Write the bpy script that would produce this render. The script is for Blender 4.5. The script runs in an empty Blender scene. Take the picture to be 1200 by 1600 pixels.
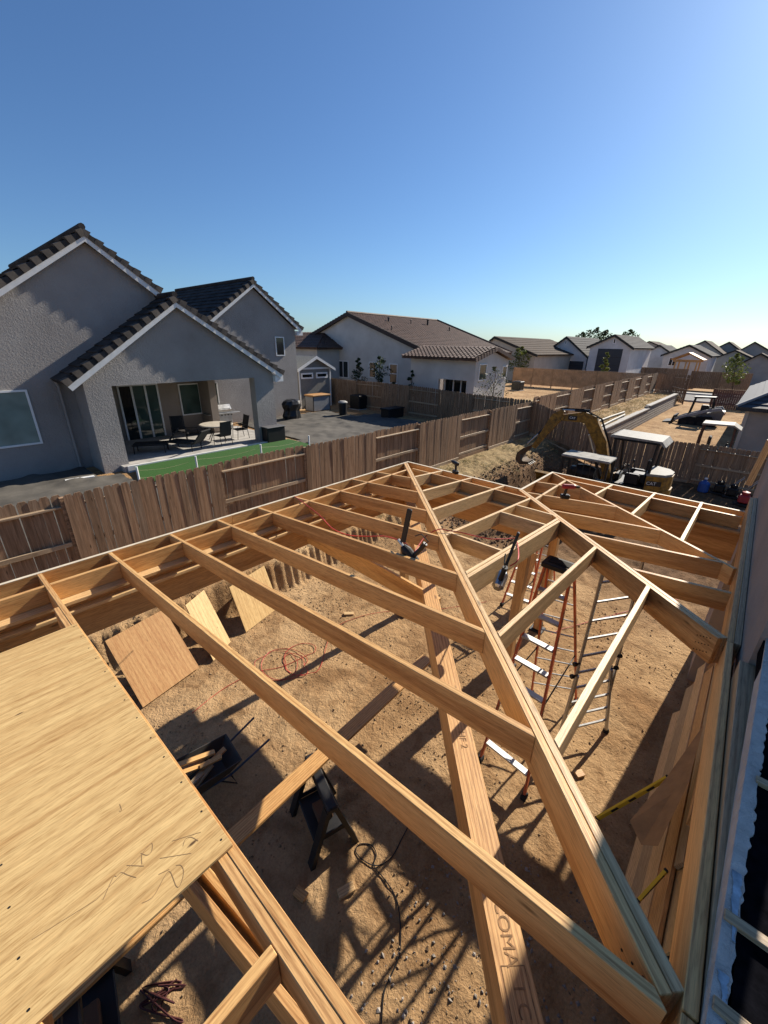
import bpy, bmesh, math, random
from mathutils import Vector, Matrix, Euler, noise
random.seed(7)
sc = bpy.context.scene
# ------------------------------------------------------------------ camera
CAM_H = 5.35
F_PX, PITCH, ROLL, YAW = 634.32, math.radians(22.428), math.radians(1.042), math.radians(41.39)
_fw = Vector((-math.sin(YAW)*math.cos(PITCH), math.cos(YAW)*math.cos(PITCH), -math.sin(PITCH)))
_rt = Vector((math.cos(YAW), math.sin(YAW), 0)); _up = _rt.cross(_fw)
CR = math.cos(ROLL)*_rt + math.sin(ROLL)*_up
CU = -math.sin(ROLL)*_rt + math.cos(ROLL)*_up
cam = bpy.data.cameras.new('camera'); cam_o = bpy.data.objects.new('camera', cam)
sc.collection.objects.link(cam_o)
cam_o.matrix_world = Matrix(((CR.x, CU.x, -_fw.x, 0), (CR.y, CU.y, -_fw.y, 0), (CR.z, CU.z, -_fw.z, CAM_H), (0, 0, 0, 1)))
cam.sensor_fit = 'VERTICAL'; cam.sensor_height = 24.0; cam.lens = F_PX/1600*24.0
cam.clip_start = 0.05; cam.clip_end = 6000
sc.camera = cam_o
# ------------------------------------------------------------------ sky and sun
SUN_EL, SUN_AZ = math.radians(32.5), math.radians(5.6)      # azimuth from +Y towards +X
w = bpy.data.worlds.new('World'); sc.world = w; w.use_nodes = True
nt = w.node_tree; nt.nodes.clear()
o_ = nt.nodes.new('ShaderNodeOutputWorld'); b_ = nt.nodes.new('ShaderNodeBackground'); s_ = nt.nodes.new('ShaderNodeTexSky')
s_.sky_type = 'NISHITA'; s_.sun_disc = False; s_.sun_elevation = SUN_EL; s_.sun_rotation = SUN_AZ
s_.altitude = 0; s_.air_density = 1.0; s_.dust_density = 0.55; s_.ozone_density = 3.0
b_.inputs['Strength'].default_value = 0.057
tint = nt.nodes.new('ShaderNodeMix'); tint.data_type = 'RGBA'; tint.blend_type = 'MULTIPLY'; tint.inputs[0].default_value = 1.0; tint.inputs[7].default_value = (.70, .94, 1.2, 1)
nt.links.new(s_.outputs[0], tint.inputs[6]); nt.links.new(tint.outputs[2], b_.inputs[0]); nt.links.new(b_.outputs[0], o_.inputs[0])
sl = bpy.data.lights.new('sun', 'SUN'); sl.energy = 5.0; sl.angle = math.radians(0.53); sl.color = (1.0, 0.91, 0.78)
so = bpy.data.objects.new('sun', sl); sc.collection.objects.link(so)
sd = Vector((math.sin(SUN_AZ)*math.cos(SUN_EL), math.cos(SUN_AZ)*math.cos(SUN_EL), math.sin(SUN_EL)))
so.rotation_euler = sd.to_track_quat('Z', 'Y').to_euler(); so.location = (5, 30, 30)
sc.view_settings.view_transform = 'Standard'; sc.view_settings.look = 'None'
sc.view_settings.exposure = 0.8; sc.view_settings.gamma = 1.0; sc.view_settings.use_curve_mapping = False
# ------------------------------------------------------------------ pixel (of the 1200x1600 photo) -> point on a plane
CAM = Vector((0, 0, CAM_H))
def ray(u, v): return CR*((u-600)/F_PX) + CU*(-(v-800)/F_PX) + _fw
def PZ(u, v, z): d = ray(u, v); return CAM + d*((z-CAM_H)/d.z)
def PX(u, v, x): d = ray(u, v); return CAM + d*(x/d.x)
def PY(u, v, y): d = ray(u, v); return CAM + d*(y/d.y)
# ------------------------------------------------------------------ object helpers
COL = sc.collection
WM = {}
def _attach(o, parent, M):
    COL.objects.link(o)
    o.matrix_basis = M; WM[o.name] = M.copy()
    if parent is not None:
        o.parent = parent; o.matrix_parent_inverse = WM[parent.name].inverted()
    return o
def tag(o, label=None, cat=None, group=None, kind=None):
    if label: o['label'] = label
    if cat: o['category'] = cat
    if group: o['group'] = group
    if kind: o['kind'] = kind
    return o
def thing(name, label, cat, loc=(0, 0, 0), rotz=0.0, group=None):
    o = bpy.data.objects.new(name, None); o.empty_display_size = 0.2
    _attach(o, None, Matrix.Translation(Vector(loc)) @ Matrix.Rotation(rotz, 4, 'Z'))
    return tag(o, label, cat, group)
def mobj(name, mesh, parent=None, M=None):
    """M is a world matrix; None means: mesh given in the parent's own frame"""
    o = bpy.data.objects.new(name, mesh)
    if M is None: M = WM[parent.name].copy() if parent is not None else Matrix()
    return _attach(o, parent, M)
class MB:
    def __init__(s): s.v = []; s.f = []; s.m = []
    def add(s, vs, fs, mi=0):
        b = len(s.v); s.v += [tuple(v) for v in vs]; s.f += [tuple(i+b for i in f) for f in fs]; s.m += [mi]*len(fs); return s
    def hexa(s, b, t, mi=0):
        return s.add(list(b)+list(t), [(3, 2, 1, 0), (4, 5, 6, 7), (0, 1, 5, 4), (1, 2, 6, 5), (2, 3, 7, 6), (3, 0, 4, 7)], mi)
    def box(s, x0, x1, y0, y1, z0, z1, mi=0, M=None):
        vs = [Vector(p) for p in ((x0, y0, z0), (x1, y0, z0), (x1, y1, z0), (x0, y1, z0), (x0, y0, z1), (x1, y0, z1), (x1, y1, z1), (x0, y1, z1))]
        if M is not None: vs = [M @ v for v in vs]
        return s.add(vs, [(3, 2, 1, 0), (4, 5, 6, 7), (0, 1, 5, 4), (1, 2, 6, 5), (2, 3, 7, 6), (3, 0, 4, 7)], mi)
    def bbox(s, x0, x1, y0, y1, z0, z1, c=.01, mi=0, M=None):
        """box with chamfered edges (octagonal in plan, chamfered top and bottom)"""
        def ring(z, i):
            a, b, d, e = x0+i, x1-i, y0+i, y1-i
            return [(a+c, d, z), (b-c, d, z), (b, d+c, z), (b, e-c, z), (b-c, e, z), (a+c, e, z), (a, e-c, z), (a, d+c, z)]
        R = [ring(z0, c), ring(z0+c, 0), ring(z1-c, 0), ring(z1, c)]
        vs = [Vector(p) for r in R for p in r]
        if M is not None: vs = [M @ v for v in vs]
        fs = [tuple(range(7, -1, -1)), tuple(range(24, 32))]
        for k in range(3):
            for i in range(8): fs.append((k*8+i, k*8+(i+1) % 8, k*8+8+(i+1) % 8, k*8+8+i))
        return s.add(vs, fs, mi)
    def prism(s, poly, h0, h1, axis='z', mi=0, M=None):
        n = len(poly)
        def P(a, b, h): return {'z': (a, b, h), 'x': (h, a, b), 'y': (a, h, b)}[axis]
        vs = [Vector(P(a, b, h0)) for a, b in poly]+[Vector(P(a, b, h1)) for a, b in poly]
        if M is not None: vs = [M @ v for v in vs]
        return s.add(vs, [tuple(range(n-1, -1, -1)), tuple(range(n, 2*n))]+[(i, (i+1) % n, n+(i+1) % n, n+i) for i in range(n)], mi)
    def tube(s, pts, r, n=8, mi=0, cap=True):
        pts = [Vector(p) for p in pts]; m = len(pts)
        rr = r if isinstance(r, (list, tuple)) else [r]*m
        rings = []; prev = None
        for i, p in enumerate(pts):
            d = (pts[min(i+1, m-1)]-pts[max(i-1, 0)])
            if d.length < 1e-9: d = Vector((0, 0, 1))
            d.normalize()
            if prev is None:
                a = d.cross(Vector((0, 0, 1)));
                if a.length < 1e-3: a = d.cross(Vector((1, 0, 0)))
            else:
                a = prev - d*prev.dot(d)
                if a.length < 1e-6: a = d.orthogonal()
            a.normalize(); prev = a; b = d.cross(a)
            rings.append([p + (a*math.cos(2*math.pi*k/n)+b*math.sin(2*math.pi*k/n))*rr[i] for k in range(n)])
        vs = [v for r_ in rings for v in r_]; fs = []
        for i in range(m-1):
            for k in range(n): fs.append((i*n+k, i*n+(k+1) % n, (i+1)*n+(k+1) % n, (i+1)*n+k))
        if cap: fs.append(tuple(range(n-1, -1, -1))); fs.append(tuple((m-1)*n+k for k in range(n)))
        return s.add(vs, fs, mi)
    def cyl(s, p0, p1, r, n=16, mi=0): return s.tube([p0, p1], r, n, mi)
    def lathe(s, prof, c=(0, 0, 0), n=16, mi=0, axis='z', M=None):
        vs = []; fs = []
        for (r, h) in prof:
            for k in range(n):
                a = 2*math.pi*k/n; x, y = r*math.cos(a), r*math.sin(a)
                p = {'z': (c[0]+x, c[1]+y, c[2]+h), 'y': (c[0]+x, c[1]+h, c[2]+y), 'x': (c[0]+h, c[1]+x, c[2]+y)}[axis]
                vs.append(M @ Vector(p) if M is not None else Vector(p))
        for i in range(len(prof)-1):
            for k in range(n): fs.append((i*n+k, i*n+(k+1) % n, (i+1)*n+(k+1) % n, (i+1)*n+k))
        fs.append(tuple(range(n-1, -1, -1))); fs.append(tuple((len(prof)-1)*n+k for k in range(n)))
        return s.add(vs, fs, mi)
    def mesh(s, name, mats, smooth=False, angle=None):
        me = bpy.data.meshes.new(name); me.from_pydata(s.v, [], s.f)
        for m in (mats if isinstance(mats, (list, tuple)) else [mats]): me.materials.append(m)
        if any(s.m): me.polygons.foreach_set('material_index', s.m)
        bm = bmesh.new(); bm.from_mesh(me); bmesh.ops.recalc_face_normals(bm, faces=bm.faces); bm.to_mesh(me); bm.free()
        if smooth:
            me.polygons.foreach_set('use_smooth', [True]*len(me.polygons))
            me.set_sharp_from_angle(angle=math.radians(angle or 40))
        return me
    def build(s, name, mats, parent=None, smooth=False, M=None, world=True, angle=None):
        """world=True: the vertices are world coordinates; False: in the parent's frame"""
        me = s.mesh(name, mats, smooth, angle)
        if world: return mobj(name, me, parent, Matrix() if M is None else M)
        return mobj(name, me, parent, None)
def frame_of(p0, axis, up=(0, 0, 1)):
    x = Vector(axis).normalized(); z = Vector(up); z = (z - x*z.dot(x)).normalized(); y = z.cross(x)
    return Matrix(((x.x, y.x, z.x, p0[0]), (x.y, y.y, z.y, p0[1]), (x.z, y.z, z.z, p0[2]), (0, 0, 0, 1)))
def hexboard(name, bot, top, axis, mat, parent, ch=.0025):
    """timber given by 4 bottom and 4 top world corners; local X runs along the grain"""
    c = sum((Vector(p) for p in list(bot)+list(top)), Vector())/8
    M = frame_of(c, axis); Mi = M.inverted()
    me = bpy.data.meshes.new(name)
    bm = bmesh.new(); vs = [bm.verts.new(Mi @ Vector(p)) for p in list(bot)+list(top)]
    for f in [(3, 2, 1, 0), (4, 5, 6, 7), (0, 1, 5, 4), (1, 2, 6, 5), (2, 3, 7, 6), (3, 0, 4, 7)]: bm.faces.new([vs[i] for i in f])
    bmesh.ops.recalc_face_normals(bm, faces=bm.faces)
    if ch: bmesh.ops.bevel(bm, geom=list(bm.edges), offset=ch, segments=1, affect='EDGES', clamp_overlap=True)
    bm.to_mesh(me); bm.free(); me.materials.append(mat)
    return mobj(name, me, parent, M)
def board(name, p0, p1, wid, thk, mat, parent=None, up=(0, 0, 1), ch=.0025):
    """straight timber, p0-p1 along the centre, wid across (local Y), thk along up (local Z)"""
    p0 = Vector(p0); p1 = Vector(p1); M = frame_of((p0+p1)/2, p1-p0, up); L = (p1-p0).length/2
    me = bpy.data.meshes.new(name); m = MB(); m.box(-L, L, -wid/2, wid/2, -thk/2, thk/2)
    bm = bmesh.new(); vs = [bm.verts.new(v) for v in m.v]
    for f in m.f: bm.faces.new([vs[i] for i in f])
    if ch: bmesh.ops.bevel(bm, geom=list(bm.edges), offset=ch, segments=1, affect='EDGES', clamp_overlap=True)
    bm.to_mesh(me); bm.free(); me.materials.append(mat)
    return mobj(name, me, parent, M)
def copy_tree(o, M, parent=None):
    c = o.copy(); COL.objects.link(c); old = WM[o.name]
    c.parent = parent; c.matrix_basis = M; WM[c.name] = M.copy()
    c.matrix_parent_inverse = WM[parent.name].inverted() if parent is not None else Matrix()
    for ch in list(o.children): copy_tree(ch, M @ old.inverted() @ WM[ch.name], c)
    return c
def text_mesh(body, size, M, mat, name, parent, align='CENTER', extrude=0.0006):
    cu = bpy.data.curves.new('txt', 'FONT'); cu.body = body; cu.size = size; cu.align_x = align; cu.align_y = 'CENTER'; cu.extrude = extrude
    to = bpy.data.objects.new('txt', cu); COL.objects.link(to)
    dg = bpy.context.evaluated_depsgraph_get(); me = bpy.data.meshes.new_from_object(to.evaluated_get(dg))
    bpy.data.objects.remove(to); bpy.data.curves.remove(cu)
    me.materials.clear(); me.materials.append(mat)
    return mobj(name, me, parent, M)
# ------------------------------------------------------------------ materials
MATS = {}
class N:
    def __init__(s, name):
        s.m = bpy.data.materials.new(name); s.m.use_nodes = True; s.t = s.m.node_tree; s.p = s.t.nodes['Principled BSDF']
    def n(s, typ, **kw):
        d = s.t.nodes.new('ShaderNode'+typ)
        for k, v in kw.items():
            if k in d.inputs.keys() if isinstance(k, str) else False: d.inputs[k].default_value = v
            else: setattr(d, k, v)
        return d
    def l(s, a, b): s.t.links.new(a, b)
    def mapping(s, src='Object', scale=(1, 1, 1), rnd=True):
        tc = s.n('TexCoord'); mp = s.n('Mapping'); mp.inputs['Scale'].default_value = scale
        if rnd:
            oi = s.n('ObjectInfo'); ma = s.n('Math', operation='MULTIPLY'); ma.inputs[1].default_value = 37.0
            s.l(oi.outputs['Random'], ma.inputs[0]); va = s.n('VectorMath', operation='ADD')
            s.l(tc.outputs[src], va.inputs[0]); s.l(ma.outputs[0], va.inputs[1]); s.l(va.outputs[0], mp.inputs[0])
        else: s.l(tc.outputs[src], mp.inputs[0])
        return mp.outputs[0]
    def noise(s, vec, scale, detail=4, rough=.55, dist=0.0):
        n = s.n('TexNoise'); n.inputs['Scale'].default_value = scale; n.inputs['Detail'].default_value = detail
        n.inputs['Roughness'].default_value = rough; n.inputs['Distortion'].default_value = dist; s.l(vec, n.inputs['Vector']); return n.outputs['Fac']
    def ramp(s, fac, stops):
        r = s.n('ValToRGB'); e = r.color_ramp.elements
        while len(e) < len(stops): e.new(.5)
        for i, (p, c) in enumerate(stops): e[i].position = p; e[i].color = (*c, 1) if len(c) == 3 else c
        s.l(fac, r.inputs[0]); return r.outputs[0]
    def mix(s, fac, a, b, typ='MIX'):
        d = s.n('Mix', data_type='RGBA', blend_type=typ)
        for sock, v in ((d.inputs[0], fac), (d.inputs[6], a), (d.inputs[7], b)):
            if hasattr(v, 'links') or hasattr(v, 'is_linked'): s.l(v, sock)
            elif isinstance(v, (int, float)): sock.default_value = v
            else: sock.default_value = (*v, 1)
        return d.outputs[2]
    def bump(s, h, strength=.3, dist=.01):
        b = s.n('Bump'); b.inputs['Strength'].default_value = strength; b.inputs['Distance'].default_value = dist
        s.l(h, b.inputs['Height']); s.l(b.outputs[0], s.p.inputs['Normal'])
    def done(s, col=None, rough=.7, metal=0.0, spec=.3):
        if col is not None:
            if hasattr(col, 'is_linked'): s.l(col, s.p.inputs['Base Color'])
            else: s.p.inputs['Base Color'].default_value = (*col, 1)
        if hasattr(rough, 'is_linked'): s.l(rough, s.p.inputs['Roughness'])
        else: s.p.inputs['Roughness'].default_value = rough
        s.p.inputs['Metallic'].default_value = metal; s.p.inputs['Specular IOR Level'].default_value = spec
        return s.m
def wood(name, light, dark, knots=True, grain=1.0, rough=.5, spec=.45, vary=.35):
    k = N(name); v = k.mapping(scale=(1.5, 23*grain, 23*grain)); v2 = k.mapping(scale=(11, 200*grain, 200*grain))
    a = k.noise(v, 1.6, 5, .6, .9); b = k.noise(v2, 1.0, 3, .6)
    wv = k.n('TexWave', wave_type='BANDS', bands_direction='Y'); wv.inputs['Scale'].default_value = .55; wv.inputs['Distortion'].default_value = 7; wv.inputs['Detail'].default_value = 2
    wv.inputs['Detail Scale'].default_value = .6; k.l(v, wv.inputs['Vector'])
    mid = tuple((x+y)/2 for x, y in zip(light, dark))
    c = k.ramp(a, [(.3, dark), (.52, mid), (.7, light)])
    c = k.mix(.45, c, k.ramp(wv.outputs['Fac'], [(.05, tuple(x*.75 for x in dark)), (.3, mid), (.6, light)]))
    c = k.mix(.85, c, k.ramp(b, [(.28, (.52, .44, .36)), (.5, (.95, .93, .9)), (.68, (1.12, 1.1, 1.06))]), 'MULTIPLY')
    oi = k.n('ObjectInfo')
    c = k.mix(vary, c, k.mix(1.0, c, k.ramp(oi.outputs['Random'], [(0, (.82, .68, .52)), (.35, (1.0, .92, .78)), (.7, (1.12, 1.08, .96)), (1, (.88, .78, .66))]), 'MULTIPLY'))
    if knots:
        vk = k.mapping(scale=(2.1, 7.5, 7.5)); vo = k.n('TexVoronoi'); vo.inputs['Scale'].default_value = 1.0; k.l(vk, vo.inputs['Vector'])
        kr = k.ramp(vo.outputs['Distance'], [(.045, (1, 1, 1)), (.11, (0, 0, 0))])
        sep = k.n('SeparateColor'); k.l(vo.outputs['Color'], sep.inputs[0]); gt = k.n('Math', operation='GREATER_THAN'); gt.inputs[1].default_value = .45; k.l(sep.outputs[0], gt.inputs[0])
        mu = k.n('Math', operation='MULTIPLY'); k.l(kr, mu.inputs[0]); k.l(gt.outputs[0], mu.inputs[1])
        mu2 = k.n('Math', operation='MULTIPLY'); mu2.inputs[1].default_value = .75; k.l(mu.outputs[0], mu2.inputs[0])
        c = k.mix(mu2.outputs[0], c, tuple(x*.32 for x in dark))
    k.bump(b, .25, .004)
    return k.done(c, rough, 0, spec)
def plain(name, col, rough=.6, metal=0.0, spec=.4, var=.12, scale=6.0, bump=0.0, bscale=60):
    k = N(name); v = k.mapping(scale=(1, 1, 1))
    n = k.noise(v, scale, 5, .6); c = k.mix(1.0, col, k.ramp(n, [(.25, (1-var*1.6,)*3), (.75, (1+var*.6,)*3)]), 'MULTIPLY')
    if bump: k.bump(k.noise(v, bscale, 4, .6), bump, .01)
    r = k.n('MapRange'); k.l(n, r.inputs[0]); r.inputs[3].default_value = max(.05, rough-.1); r.inputs[4].default_value = min(1, rough+.12)
    return k.done(c, r.outputs[0], metal, spec)
M_WOOD = wood('fir_lumber', (.69, .455, .20), (.45, .228, .08), vary=.6)
M_PALE = wood('pale_lumber', (.70, .52, .29), (.48, .31, .145), vary=.4)
M_BEAM = wood('beam_lumber', (.63, .395, .175), (.39, .20, .075), vary=.5)
M_SPF = wood('weathered_lumber', (.44, .34, .215), (.26, .185, .105), vary=.3)
def plywood(name, light, dark):
    k = N(name); v = k.mapping(scale=(1.1, 11, 11)); v2 = k.mapping(scale=(14, 170, 170))
    a = k.noise(v, 1.0, 4, .55, 1.6); b = k.noise(v2, 1.0, 3, .6)
    wv = k.n('TexWave', wave_type='BANDS', bands_direction='Y'); wv.inputs['Scale'].default_value = .42; wv.inputs['Distortion'].default_value = 9; wv.inputs['Detail'].default_value = 2.5; wv.inputs['Detail Scale'].default_value = .5
    k.l(v, wv.inputs['Vector'])
    c = k.ramp(a, [(.28, dark), (.5, tuple((x*.35+y*.65) for x, y in zip(dark, light))), (.66, light)])
    c = k.mix(.22, c, k.ramp(wv.outputs['Fac'], [(.03, tuple(x*.62 for x in dark)), (.14, dark), (.4, light)]))
    c = k.mix(.75, c, k.ramp(b, [(.3, (.58, .48, .36)), (.5, (.96, .95, .92)), (.7, (1.18, 1.16, 1.12))]), 'MULTIPLY')
    vk = k.mapping(scale=(3.0, 9, 9)); vo = k.n('TexVoronoi'); vo.inputs['Scale'].default_value = 1.0; k.l(vk, vo.inputs['Vector'])
    kr = k.ramp(vo.outputs['Distance'], [(.03, (1, 1, 1)), (.075, (0, 0, 0))]); sep = k.n('SeparateColor'); k.l(vo.outputs['Color'], sep.inputs[0])
    gt = k.n('Math', operation='GREATER_THAN'); gt.inputs[1].default_value = .5; k.l(sep.outputs[0], gt.inputs[0]); mu = k.n('Math', operation='MULTIPLY'); k.l(kr, mu.inputs[0]); k.l(gt.outputs[0], mu.inputs[1])
    c = k.mix(mu.outputs[0], c, (.10, .055, .025))
    k.bump(b, .2, .003)
    return k.done(c, .6, 0, .25)
M_PLY = plywood('plywood', (.60, .42, .19), (.44, .265, .105))
M_PLYR = plywood('plywood_reddish', (.46, .27, .115), (.33, .155, .058))
def dirtmat():
    k = N('dirt'); v = k.mapping(rnd=False)
    a = k.noise(v, .35, 6, .6, .4); b = k.noise(v, 2.4, 8, .68, .8); d = k.noise(v, 42, 6, .72); e = k.noise(v, 13, 6, .62, .5)
    c = k.ramp(a, [(.32, (.285, .17, .082)), (.5, (.385, .25, .13)), (.68, (.455, .31, .17))])
    c = k.mix(.85, c, k.ramp(b, [(.28, (.55, .48, .42)), (.5, (.98, .97, .95)), (.72, (1.2, 1.17, 1.12))]), 'MULTIPLY')
    c = k.mix(.8, c, k.ramp(k.noise(v, .9, 5, .6, 1.2), [(.36, (.66, .60, .55)), (.5, (1, 1, 1))]), 'MULTIPLY')
    c = k.mix(.5, c, k.ramp(d, [(.3, (.5, .46, .42)), (.52, (1.0, .99, .97)), (.72, (1.3, 1.28, 1.24))]), 'MULTIPLY')
    at = k.n('Attribute'); at.attribute_name = 'soil'; sp = k.n('SeparateColor'); k.l(at.outputs['Color'], sp.inputs[0])
    c = k.mix(sp.outputs[0], c, k.mix(1.0, (.13, .078, .042), k.ramp(b, [(.3, (.55, .5, .45)), (.7, (1.5, 1.45, 1.4))]), 'MULTIPLY'))
    c = k.mix(sp.outputs[1], c, k.mix(1.0, (.36, .30, .17), k.ramp(b, [(.3, (.6, .55, .5)), (.7, (1.3, 1.3, 1.25))]), 'MULTIPLY'))
    h = k.n('Math', operation='ADD'); m1 = k.n('Math', operation='MULTIPLY'); m1.inputs[1].default_value = 2.4; k.l(e, m1.inputs[0]); k.l(m1.outputs[0], h.inputs[0]); k.l(d, h.inputs[1])
    k.bump(h.outputs[0], .7, .025)
    return k.done(c, .95, 0, .1)
M_DIRT = dirtmat()
def fencewood():
    k = N('weathered_cedar'); v = k.mapping(scale=(14, 14, 1.1)); v2 = k.mapping(scale=(120, 120, 8))
    a = k.noise(v, 1.4, 5, .6, .8); b = k.noise(v2, 1.0, 3, .6)
    c = k.ramp(a, [(.28, (.155, .105, .07)), (.5, (.285, .195, .13)), (.72, (.40, .29, .20))])
    c = k.mix(.6, c, k.ramp(b, [(.25, (.5, .46, .42)), (.62, (1.08, 1.05, 1.0))]), 'MULTIPLY')
    oi = k.n('ObjectInfo'); c = k.mix(.8, c, k.ramp(oi.outputs['Random'], [(0, (.70, .66, .62)), (.4, (1.0, .95, .9)), (.75, (1.15, 1.05, .95)), (1, (.85, .88, .9))]), 'MULTIPLY')
    vo = k.n('TexVoronoi'); k.l(k.mapping(scale=(11, 11, 4.0)), vo.inputs['Vector']); vo.inputs['Scale'].default_value = 1
    c = k.mix(k.ramp(vo.outputs['Distance'], [(.05, (.8, .8, .8)), (.13, (0, 0, 0))]), c, (.05, .028, .017))
    k.bump(b, .3, .004)
    return k.done(c, .85, 0, .12)
M_FENCE = fencewood()
M_RAIL = wood('fence_rail', (.46, .37, .27), (.28, .2, .13), vary=.2)
def stucco(name, col, bumps=.8):
    k = N(name); v = k.mapping(rnd=False); n = k.noise(v, 17, 7, .66, .5); m = k.noise(v, .6, 5, .6)
    c = k.mix(1.0, col, k.ramp(m, [(.3, (.80, .79, .78)), (.7, (1.08, 1.08, 1.07))]), 'MULTIPLY'); k.bump(n, bumps, .035)
    return k.done(c, .92, 0, .15)
M_STUCCO = stucco('grey_stucco', (.325, .305, .29)); M_STUCCOW = stucco('white_stucco', (.56, .54, .505), .35)
M_WHITE = plain('white_paint', (.74, .74, .72), .5, var=.08); M_VINYL = plain('vinyl_white', (.78, .78, .77), .4, var=.05)
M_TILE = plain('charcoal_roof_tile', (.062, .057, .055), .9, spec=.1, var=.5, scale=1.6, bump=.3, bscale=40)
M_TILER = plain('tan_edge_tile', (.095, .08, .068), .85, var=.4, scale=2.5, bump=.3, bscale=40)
M_TILEB = plain('brown_roof_tile', (.115, .07, .052), .65, var=.35, scale=2.5, bump=.2, bscale=30, spec=.28)
M_BLACK = plain('black_plastic', (.012, .012, .013), .5, var=.2); M_RUBBER = plain('black_rubber', (.016, .015, .014), .85, var=.3, scale=12)
M_STEEL = plain('steel', (.55, .55, .54), .35, 1.0, var=.15); M_ALU = plain('aluminium', (.50, .50, .49), .5, 1.0, var=.12, scale=14)
M_ORANGE = plain('orange_fibreglass', (.52, .105, .03), .5, var=.15); M_YEL = plain('machine_yellow', (.31, .16, .018), .6, var=.6, scale=7)
M_YELLOW = plain('level_yellow', (.72, .50, .03), .4, var=.1); M_RED = plain('hose_red', (.48, .045, .04), .5, var=.15)
M_CARD = plain('cardboard', (.36, .215, .095), .85, var=.2); M_BLUE = plain('blue_plastic', (.03, .09, .32), .5, var=.15)
M_REDTOOL = plain('tool_red', (.35, .03, .035), .45); M_DARKM = plain('dark_metal', (.035, .033, .032), .5, .6, var=.4)
M_FELT = plain('roofing_felt', (.006, .006, .008), 1.0, spec=.02, var=.5, scale=20, bump=.2)
M_CANOPY = plain('cream_paint', (.29, .28, .25), .6, var=.35, spec=.2)
def glass(name, col, rough=.06):
    k = N(name); v = k.mapping(rnd=True); n = k.noise(v, 1.3, 2)
    c = k.mix(1.0, col, k.ramp(n, [(.3, (.7,)*3), (.7, (1.25,)*3)]), 'MULTIPLY'); return k.done(c, rough, 0, .8)
M_GLASS = glass('window_glass', (.012, .015, .016)); M_GLASSG = glass('greenish_window_glass', (.05, .085, .075))
M_TURF = plain('artificial_turf', (.028, .105, .012), .9, var=.5, scale=60, bump=.5, bscale=200)
M_CONC = plain('concrete', (.40, .38, .35), .9, var=.25, scale=3, bump=.2); M_ASPH = plain('asphalt', (.16, .155, .15), .95, var=.3, scale=4)
M_NAVY = plain('navy_garage_paint', (.02, .027, .04), .5); M_INK = plain('stamp_ink', (.33, .19, .09), .9, var=.5, scale=30)
M_PENCIL = plain('pencil', (.27, .165, .075), .8)
# ================================================================== terrain
def sstep(a, b, x):
    t = max(0.0, min(1.0, (x-a)/(b-a))); return t*t*(3-2*t)
def ground_z(x, y, fine=True):
    if x <= -8.8: z = .95
    elif y < 21.75:
        gr = .020*math.sin(y*34.0+9*noise.noise((y*1.3, 0, 3)))+.09*noise.noise((y*.9, 4, 0))+.04*noise.noise((y*5, x*2, 0))
        steep = .74*sstep(-7.02-gr, -7.22-gr, x)+.14*sstep(-7.2, -8.6, x)
        gentle = .88*sstep(-5.0, -8.5, x)
        s = sstep(6.5, 10.0, y)
        z = steep*(1-s)+gentle*s-.1*sstep(9, 15, y)*(1-sstep(-5.0, -8.5, x))
        e = sstep(9.8, 11.5, y)*(1-sstep(18.5, 20, y))
        wob = .25*noise.noise((0, y*.8, 5))
        z -= e*.55*(1-sstep(.18, .5, abs(x+6.3+wob)))
        z += e*(.42+.2*noise.noise((x*2, y*2, 1)))*(1-sstep(.1, .85, abs(x+5.2+wob)))
    else:
        z = .95 if x < -6.5 else -.1
        if x < -6.5: z += .12*noise.noise((x*.7, y*.5, 2))
    k = sstep(52, 66, y)
    if k > 0: z = z*(1-k)+k*(.75*sstep(-8, -22, x)-.5*(1-sstep(-8, -22, x)))
    if x > -7.1 and y < 21.7: z += .030*noise.fractal((x*.9, y*.9, 0), 1.0, 2.0, 3) if fine else 0
    if fine and x > -8.7 and y < 21.7:
        r = .014+.02*sstep(-6.9, -7.3, x)+.045*sstep(9, 11, y)
        z += r*noise.fractal((x*6, y*6, 2), .9, 2.1, 4)
        z += .010*abs(noise.noise((x*13, y*13, 7)))
    elif fine and abs(x) < 60 and y < 70: z += .03*noise.fractal((x*.8, y*.8, 4), 1.0, 2.0, 3)
    return z
def axis_pts(segs):
    out = []
    for a, b, st in segs:
        n = max(1, round((b-a)/st)); out += [a+(b-a)*i/n for i in range(n)]
    out.append(segs[-1][1]); return out
gx = axis_pts([(-2500, -300, 550), (-300, -60, 40), (-60, -24, 3), (-24, -8.82, .6), (-8.82, -8.78, .04), (-8.78, -7.5, .1), (-7.5, -6.52, .04), (-6.52, -6.48, .02), (-6.48, .9, .048), (.9, 6, .6), (6, 40, 4), (40, 300, 40), (300, 2500, 550)])
gy = axis_pts([(-60, -6, 9), (-6, -.6, .6), (-.6, 9.0, .048), (9, 21.6, .11), (21.6, 21.75, .05), (21.75, 21.8, .05), (21.8, 40, .6), (40, 90, 2), (90, 300, 15), (300, 3500, 400)])
gm = MB(); nx = len(gx)
gm.v = [(x, y, ground_z(x, y)) for y in gy for x in gx]
gm.f = [(j*nx+i, j*nx+i+1, (j+1)*nx+i+1, (j+1)*nx+i) for j in range(len(gy)-1) for i in range(nx-1)]
gme = bpy.data.meshes.new('ground'); gme.from_pydata(gm.v, [], gm.f); gme.materials.append(M_DIRT)
gme.polygons.foreach_set('use_smooth', [True]*len(gme.polygons))
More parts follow.
